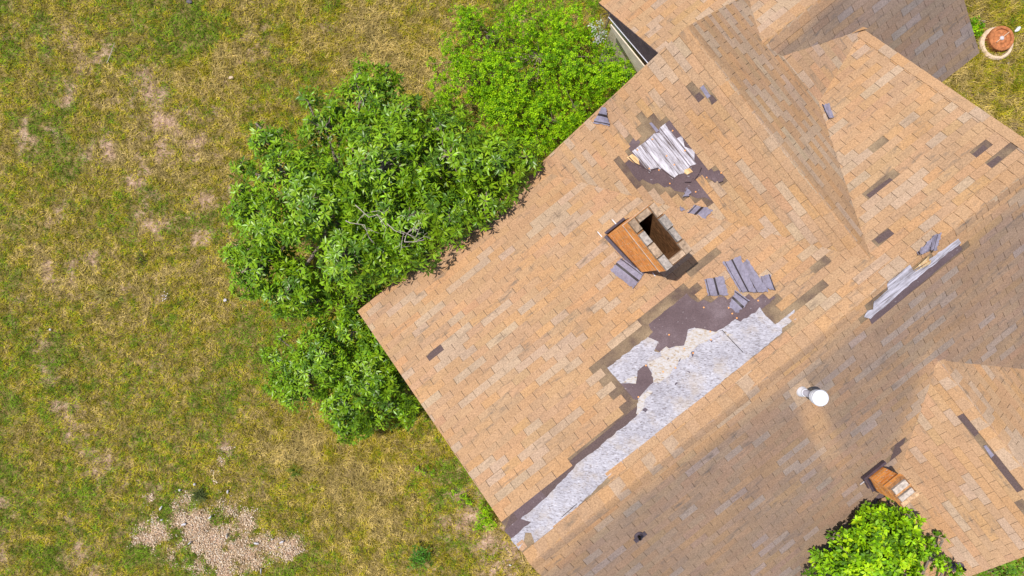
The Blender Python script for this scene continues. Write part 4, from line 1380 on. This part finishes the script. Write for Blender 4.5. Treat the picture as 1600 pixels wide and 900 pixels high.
tree('leafy_tree', 'bright lime green tree covering the roof valley below the small chimney', 'tree', (1342, 930), [(1388, 845, 40, 4.0), (1345, 875, 38, 4.0), (1440, 880, 40, 3.95), (1408, 808, 17, 3.8), (1375, 806, 15, 3.8), (1392, 825, 24, 3.9), (1305, 888, 22, 3.8), (1472, 858, 13, 3.75), (1290, 902, 10, 3.7), (1315, 840, 8, 3.75), (1308, 846, 6, 3.7), (1400, 900, 60, 4.15), (1330, 925, 50, 3.9), (1430, 812, 8, 3.8), (1445, 828, 14, 3.8), (1488, 892, 14, 3.7), (1355, 830, 16, 3.8), (1342, 812, 7, 3.7), (1482, 850, 7, 3.7), (1425, 845, 26, 3.9), (1325, 862, 14, 3.8), (1500, 905, 12, 3.7)], 260, (6, 9), (0.065, 0.105), (0.46, 0.6), LG, M['round_leaf'], 105, 0.08, (-0.1, 0.9), 0.9, 0.5, margin=.1, gap=.46, gapscale=3.2)
tree('corner_shrub', 'green shrub peeking out beyond the lower right roof edge', 'shrub', (1590, 915), [(1592, 890, 26, 2.0), (1560, 900, 22, 1.9), (1620, 900, 40, 2.1), (1540, 910, 20, 1.8)], 90, (6, 9), (0.06, 0.1), (0.35, 0.5), [(0.10, 0.21, 0.012), (0.14, 0.26, 0.016), (0.075, 0.165, 0.01)], M['round_leaf'], 106, 0.04, (-0.1, 0.9), 0.5, 0.5, gap=.3)
tree('weed_bush', 'bright green weed growing close to the lower left roof corner', 'weed', (757, 815), [(757, 808, 14, .45), (765, 822, 11, .42), (748, 826, 10, .35), (760, 795, 9, .35)], 260, (6, 9), (0.04, 0.07), (0.3, 0.45), YG, M['small_leaf'], 107, 0.012, (0, 1), .3, .5)
tree('weed_bush', 'solitary dark green weed in the grass at the bottom edge', 'weed', (655, 875), [(655, 868, 15, .4), (648, 880, 12, .36), (664, 880, 10, .3)], 220, (6, 9), (0.05, 0.09), (0.22, 0.32), [(0.07, 0.2, 0.02), (0.1, 0.24, 0.02), (0.055, 0.16, 0.02)], M['small_leaf'], 108, 0.012, (0, 1), .3, .5)
tree('weed_bush', 'bright green weed between the roof wing and the round rusty cover', 'weed', (1530, 38), [(1528, 32, 9, .5), (1533, 42, 11, .5), (1524, 45, 8, .45)], 240, (6, 9), (0.05, 0.08), (0.4, 0.55), YG, M['small_leaf'], 109, 0.012, (0, 1), .3, .5)

tree('low_weed', 'low sprawling yellow green weed to the upper left of the corner weed', 'weed', (722, 782), [(725, 777, 8, .2), (718, 791, 7, .18), (733, 786, 6, .18), (708, 770, 5, .15)], 170, (5, 8), (0.03, 0.055), (0.4, 0.6), YG, M['small_leaf'], 110, 0.006, (0, .8), .15, .4)
tree('low_weed', 'low sprawling yellow green weed midway between the lower shrub and the bottom edge', 'weed', (665, 738), [(662, 737, 8, .16), (675, 741, 6, .15), (652, 733, 5, .15)], 150, (5, 8), (0.025, 0.05), (0.4, 0.6), YG, M['small_leaf'], 111, 0.006, (0, .8), .15, .4)
# ------------------------------------------------------------------ grass
def grass():
    r = np.random.default_rng(77)
    N = 1250000
    x = r.uniform(-14.2, 14.2, N); y = r.uniform(-8.8, 8.8, N)
    u, v = toUV(x, y)
    rz = roof_z(u, v)
    edge = (np.abs(x) < 12)
    inside_house = (u > ULe + .45) & (u < UR) & (v > VE + .45) & (v < V7) | (u > UE0 + .3) & (u < UE1 - .3) & (v > VE_E + .4) & (v < VE_F)
    b = bare_field(x, y)
    chips = chip_field(x, y)
    clump = fbm(x * 1.6, y * 1.6, 61)
    fine = fbm(x * 6, y * 6, 62)
    dens = 1.0 - 0.82 * sstep(0.15, 0.95, b) - 0.85 * sstep(.25, .75, chips)
    dens *= 0.5 + 0.62 * sstep(0.36, 0.6, fine * .7 + clump * .3)
    ok = (~inside_house) & (r.random(N) < dens)
    x, y, b, clump, fine = x[ok], y[ok], b[ok], clump[ok], fine[ok]
    N = len(x)
    green = spots(x, y, GREEN)
    straw = spots(x, y, [(640, 90, 1.2), (560, 60, 1.0), (700, 130, .8), (480, 40, .8), (640, 180, .6), (560, 760, 1.0), (480, 700, 1.0), (330, 130, 1.0), (800, 870, .7), (1560, 20, .7), (1500, 20, .6), (1545, 140, .9), (1585, 70, .7), (1500, 130, .6)])
    tall = np.maximum(sstep(.3, .8, straw) * .8, spots(x, y, [(1530, 120, 1.0), (1570, 150, 1), (1540, 20, .8), (560, 720, 1.2)]))
    h1 = fbm(x * 0.7 + 3, y * 0.7, 63); h2 = fbm(x * 2.8, y * 2.8, 64)
    mixg = np.clip(0.60 + 1.5 * (h1 - 0.5) + 1.3 * (h2 - .5) + 1.7 * (fbm(x * 8, y * 8, 67, 3) - .5) + 0.7 * green - 0.55 * straw + r.normal(0, 0.22, N), 0, 1)
    P = np.array([(0.41, 0.295, 0.125), (0.365, 0.265, 0.045), (0.32, 0.255, 0.010), (0.225, 0.235, 0.008), (0.12, 0.195, 0.012)])
    t = mixg * 4
    i0 = np.clip(t.astype(int), 0, 3); f = (t - i0)[:, None]
    col = P[i0] * (1 - f) + P[i0 + 1] * f
    col *= r.uniform(0.5, 1.45, (N, 1))
    cl8 = fbm(x * 9, y * 9, 66, 4)
    col *= (0.66 + 0.8 * sstep(.25, .75, cl8))[:, None]
    L = r.uniform(0.035, 0.11, N) * (1 + 1.3 * tall) * (0.8 + .5 * clump)
    wd = r.uniform(0.006, 0.013, N)
    az = r.uniform(0, 2 * np.pi, N) * 0.9 + 5.0 * fbm(x * 1.3, y * 1.3, 65)
    el = np.radians(np.clip(r.normal(32, 20, N), 3, 80))
    d = np.stack([np.cos(az) * np.cos(el), np.sin(az) * np.cos(el), np.sin(el)], 1)
    s = np.stack([-np.sin(az), np.cos(az), r.normal(0, .25, N)], 1)
    z = (fbm(x * 0.35, y * 0.35, 3) - 0.5) * 0.10 + (fbm(x * 1.7, y * 1.7, 4) - 0.5) * 0.06 - 0.02
    p = np.stack([x, y, z], 1) + np.stack([np.zeros(N), np.zeros(N), r.uniform(0, .05, N) * (.4 + clump)], 1)
    tip = p + d * L[:, None]
    V = np.stack([p - s * wd[:, None] / 2, p + s * wd[:, None] / 2, tip], 1).reshape(-1, 3)
    Fc = np.arange(N * 3).reshape(-1, 3)
    col[:, 2] *= .85
    col[:, 0] *= .96
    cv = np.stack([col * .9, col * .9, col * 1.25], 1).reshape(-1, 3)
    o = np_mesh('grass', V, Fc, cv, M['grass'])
    tag(o, 'patchy olive and straw coloured dry grass covering the yard', 'grass', kind='stuff')
grass()

# wood chips
def chips():
    r = np.random.default_rng(78)
    N = 140000
    x = r.uniform(-9, -4, N); y = r.uniform(-6.8, -3.4, N)
    c = chip_field(x, y)
    ok = r.random(N) < sstep(.12, 1.05, c) * (.35 + .65 * sstep(.4, .6, fbm(x * 7, y * 7, 75, 3)))
    x, y = x[ok], y[ok]; N = len(x)
    z = (fbm(x * 0.35, y * 0.35, 3) - 0.5) * 0.10 + (fbm(x * 1.7, y * 1.7, 4) - 0.5) * 0.06 - 0.01 + r.uniform(0, .035, N)
    az = r.uniform(0, 6.28, N); L = r.uniform(.009, .03, N); wd = L * r.uniform(.3, .6, N)
    ti = r.normal(0, .35, N)
    d = np.stack([np.cos(az), np.sin(az), ti], 1) * L[:, None] / 2
    s = np.stack([-np.sin(az), np.cos(az), r.normal(0, .35, N)], 1) * wd[:, None] / 2
    p = np.stack([x, y, z], 1)
    V = np.stack([p - d - s, p + d - s, p + d + s, p - d + s], 1).reshape(-1, 3)
    Fc = np.arange(N * 4).reshape(-1, 4)
    P = np.array([(0.52, 0.37, 0.23), (0.58, 0.44, 0.3), (0.42, 0.28, 0.17), (0.58, 0.5, 0.4), (0.28, 0.18, 0.11)])
    cv = np.repeat(P[r.integers(5, size=N)] * r.uniform(.7, 1.2, (N, 1)), 4, 0)
    o = np_mesh('wood_chips', V, Fc, cv, M['chip'])
    tag(o, 'tan wood chips and splinters spread over bare ground in the lower left', 'wood chips', kind='stuff')
chips()

# tall grass tufts
def tuft(px, py, label, col, L, n, seed):
    r = np.random.default_rng(seed)
    c = ground_at(px, py)
    az = r.uniform(0, 6.28, n); el = np.radians(r.uniform(25, 75, n)); LL = r.uniform(.5, 1, n) * L
    b = np.stack([c.x + r.normal(0, .035, n), c.y + r.normal(0, .035, n), np.zeros(n) - .02], 1)
    d = np.stack([np.cos(az) * np.cos(el), np.sin(az) * np.cos(el), np.sin(el)], 1)
    s = np.stack([-np.sin(az), np.cos(az), np.zeros(n)], 1) * .006
    m = b + d * (LL * .55)[:, None]; e = b + d * LL[:, None] - np.array([0, 0, 1]) * (LL * .25)[:, None] + d * (LL * .12)[:, None]
    V = np.stack([b - s, b + s, m + s * .8, m - s * .8, e], 1).reshape(-1, 3)
    k = np.arange(n)[:, None] * 5
    f = np.array([[0, 1, 2], [0, 2, 3], [3, 2, 4]])
    Fc = (k[:, :, None] + f[None]).reshape(-1, 3)
    cv = np.repeat(np.array(col) * r.uniform(.6, 1.3, (n, 1)), 5, 0)
    V -= np.array(c)
    o = np_mesh('grass_tuft', V, Fc, cv, M['grass'])
    o.location = c
    tag(o, label, 'grass tuft')
tuft(313, 772, 'dark grey green spiky grass tuft above the wood chips', (0.09, 0.11, 0.035), .34, 110, 1)
tuft(462, 735, 'thin green grass tuft in open grass below the lower shrub', (0.10, 0.17, 0.025), .25, 60, 2)
tuft(222, 405, 'dark dead grass tuft in the middle of the left lawn', (0.09, 0.06, 0.04), .22, 60, 3)
tuft(165, 460, 'straw coloured upright grass tuft left of the white flowers', (0.3, 0.26, 0.08), .35, 70, 4)

# ------------------------------------------------------------------ small things on the ground
wc = ground_at(1553, 70)
well = empty('well_cover', wc, 'round rusty iron cover in a pinkish concrete ring in the grass', 'well cover')
mb = MB(); mb.lathe(wc + Vector((0, 0, -.05)), [(.36, 0), (.355, .14), (.33, .17), (.285, .17), (.28, .05)], M['concrete'], 40); mb.build('concrete_ring', well)
lc = wc + Vector((.035, .075, .12))
mb = MB(); mb.lathe(lc, [(.265, -.1), (.265, .07), (.25, .085), (.20, .085), (.19, .05), (.13, .045), (.10, .06), (.02, .065)], M['rust'], 40)
lid = mb.build('rusty_lid', well)
mb = MB(); mb.lathe(lc + Vector((0, 0, .06)), [(.045, 0), (.045, .02), (.03, .035), (.01, .038)], M['pale'], 16); mb.build('knob', lid)
mb = MB(); mb.tube([lc + Vector((-.12, -.09, .075)), lc + Vector((.17, .14, .075))], .008, M['concrete'], 5); mb.build('bar', lid)

def lump(name, px, py, sx, sy, sz, rot, label, cat, mat, seed, group=None, z0=0.03):
    r = np.random.default_rng(seed)
    c = ground_at(px, py, 0.0)
    mb = MB()
    n = 9
    rings = []
    for (k, z) in ((.75, -0.05), (1.0, .25 * sz), (.9, .75 * sz), (.5, sz)):
        ring = []
        for i in range(n):
            a = i * 2 * math.pi / n
            q = k * (1 + .18 * math.sin(a * 2 + seed) + r.normal(0, .16))
            x, y = sx * q * math.cos(a), sy * q * math.sin(a)
            ring.append(Vector((x * math.cos(rot) - y * math.sin(rot), x * math.sin(rot) + y * math.cos(rot), z + z0)))
        rings.append(ring)
    for i in range(3):
        for k in range(n):
            j = (k + 1) % n
            mb.poly([rings[i][k], rings[i][j], rings[i + 1][j], rings[i + 1][k]], mat)
    mb.poly(rings[-1], mat)
    o = mb.build(name)
    o.location = c
    tag(o, label, cat, group)
    return o
G_ = lambda a, b: crop(150, 640, 3.46, [(a, b)])[0]
SCR = [(355, 530, .075, .025, 'long pale scrap at the left edge of the wood chips', .9), (360, 593, .03, .025, 'small white stone just below the long pale scrap', 0),
       (478, 617, .06, .035, 'broad pale scrap between two green grass strips in the chips', .3), (620, 580, .045, .025, 'pale scrap beside the green strip above the largest chip patch', 1.1),
       (537, 402, .04, .03, 'pale stone just above the dark spiky tuft', 0), (457, 432, .035, .03, 'pale stone to the left of the dark spiky tuft', .4),
       (715, 440, .025, .05, 'thin pale scrap to the right of the dark spiky tuft', 0), (510, 718, .055, .02, 'pale sliver lying on the left of the largest chip patch', .6),
       (870, 720, .055, .03, 'white scrap on the right of the largest chip patch', -.1), (1008, 712, .05, .03, 'brightest white block at the far right of the chips', .6),
       (710, 680, .015, .05, 'upright thin white splinter in the largest chip patch', 0), (895, 870, .018, .07, 'long white splinter at the bottom picture edge in the chips', 0), (955, 698, .025, .02, 'tiny pale stone left of the brightest white block', 0)]
for i, (a, b, sx, sy, lab, rot) in enumerate(SCR):
    px, py = G_(a, b)
    lump('stone' if 'stone' in lab or 'block' in lab else 'scrap', px, py, sx * .8, sy * .8, .03, rot, lab, 'stone' if 'stone' in lab or 'block' in lab else 'scrap', M['pale'], i, 'pale scraps among the wood chips')
lump('plastic_scrap', 1588, 47, .075, .04, .05, .5, 'crumpled white scrap in the grass beyond the round rusty cover', 'scrap', M['white'], 31)
lump('stone', 353, 469, .04, .035, .03, .2, 'pale stone at the left edge of the large tree', 'stone', M['pale'], 32)
lump('stone', 362, 122, .05, .04, .03, .2, 'pale stone in the grass above the large tree, left side', 'stone', M['concrete'], 33)
lump('dark_scrap', 297, 4, .06, .05, .04, .2, 'dark grey scrap in the grass at the top picture edge', 'scrap', M['lead'], 34)
lump('stone', 797, 882, .025, .02, .02, .2, 'tiny white stone on bare soil by the lower left roof corner', 'stone', M['pale'], 35)
lump('stone', 80, 515, .025, .025, .02, .2, 'tiny white stone in the grass near the left picture edge', 'stone', M['pale'], 36)
lump('stone', 1573, 100, .03, .025, .03, .2, 'dark small stone in the grass below the round rusty cover', 'stone', M['bark'], 37)
a, b = ground_at(167, 99, .05), ground_at(179, 67, .09)
mb = MB(); mb.tube([a - a, (b - a) * .5 + Vector((.01, 0, .01)), b - a], [.008, .007, .004], M['mortar'], 5)
o = mb.build('dry_stick'); o.location = a
tag(o, 'thin pale dry stick lying in the upper left grass', 'stick')
# white flower cluster
fc = ground_at(264, 467)
fl_ = empty('wildflower', fc, 'small cluster of white wildflowers in the left grass', 'flower')
mb = MB(); st = MB()
for k in range(11):
    q = fc + Vector((rng.normal(0, .05), rng.normal(0, .08), .1 + rng.uniform(0, .05)))
    mb.lathe(q, [(.007, 0), (.010, .004), (.003, .006)], M['pale'], 8)
    st.tube([fc + Vector((0, 0, -.02)), q], .002, M['bark'], 4)
mb.build('blossoms', fl_); st.build('stems', fl_)
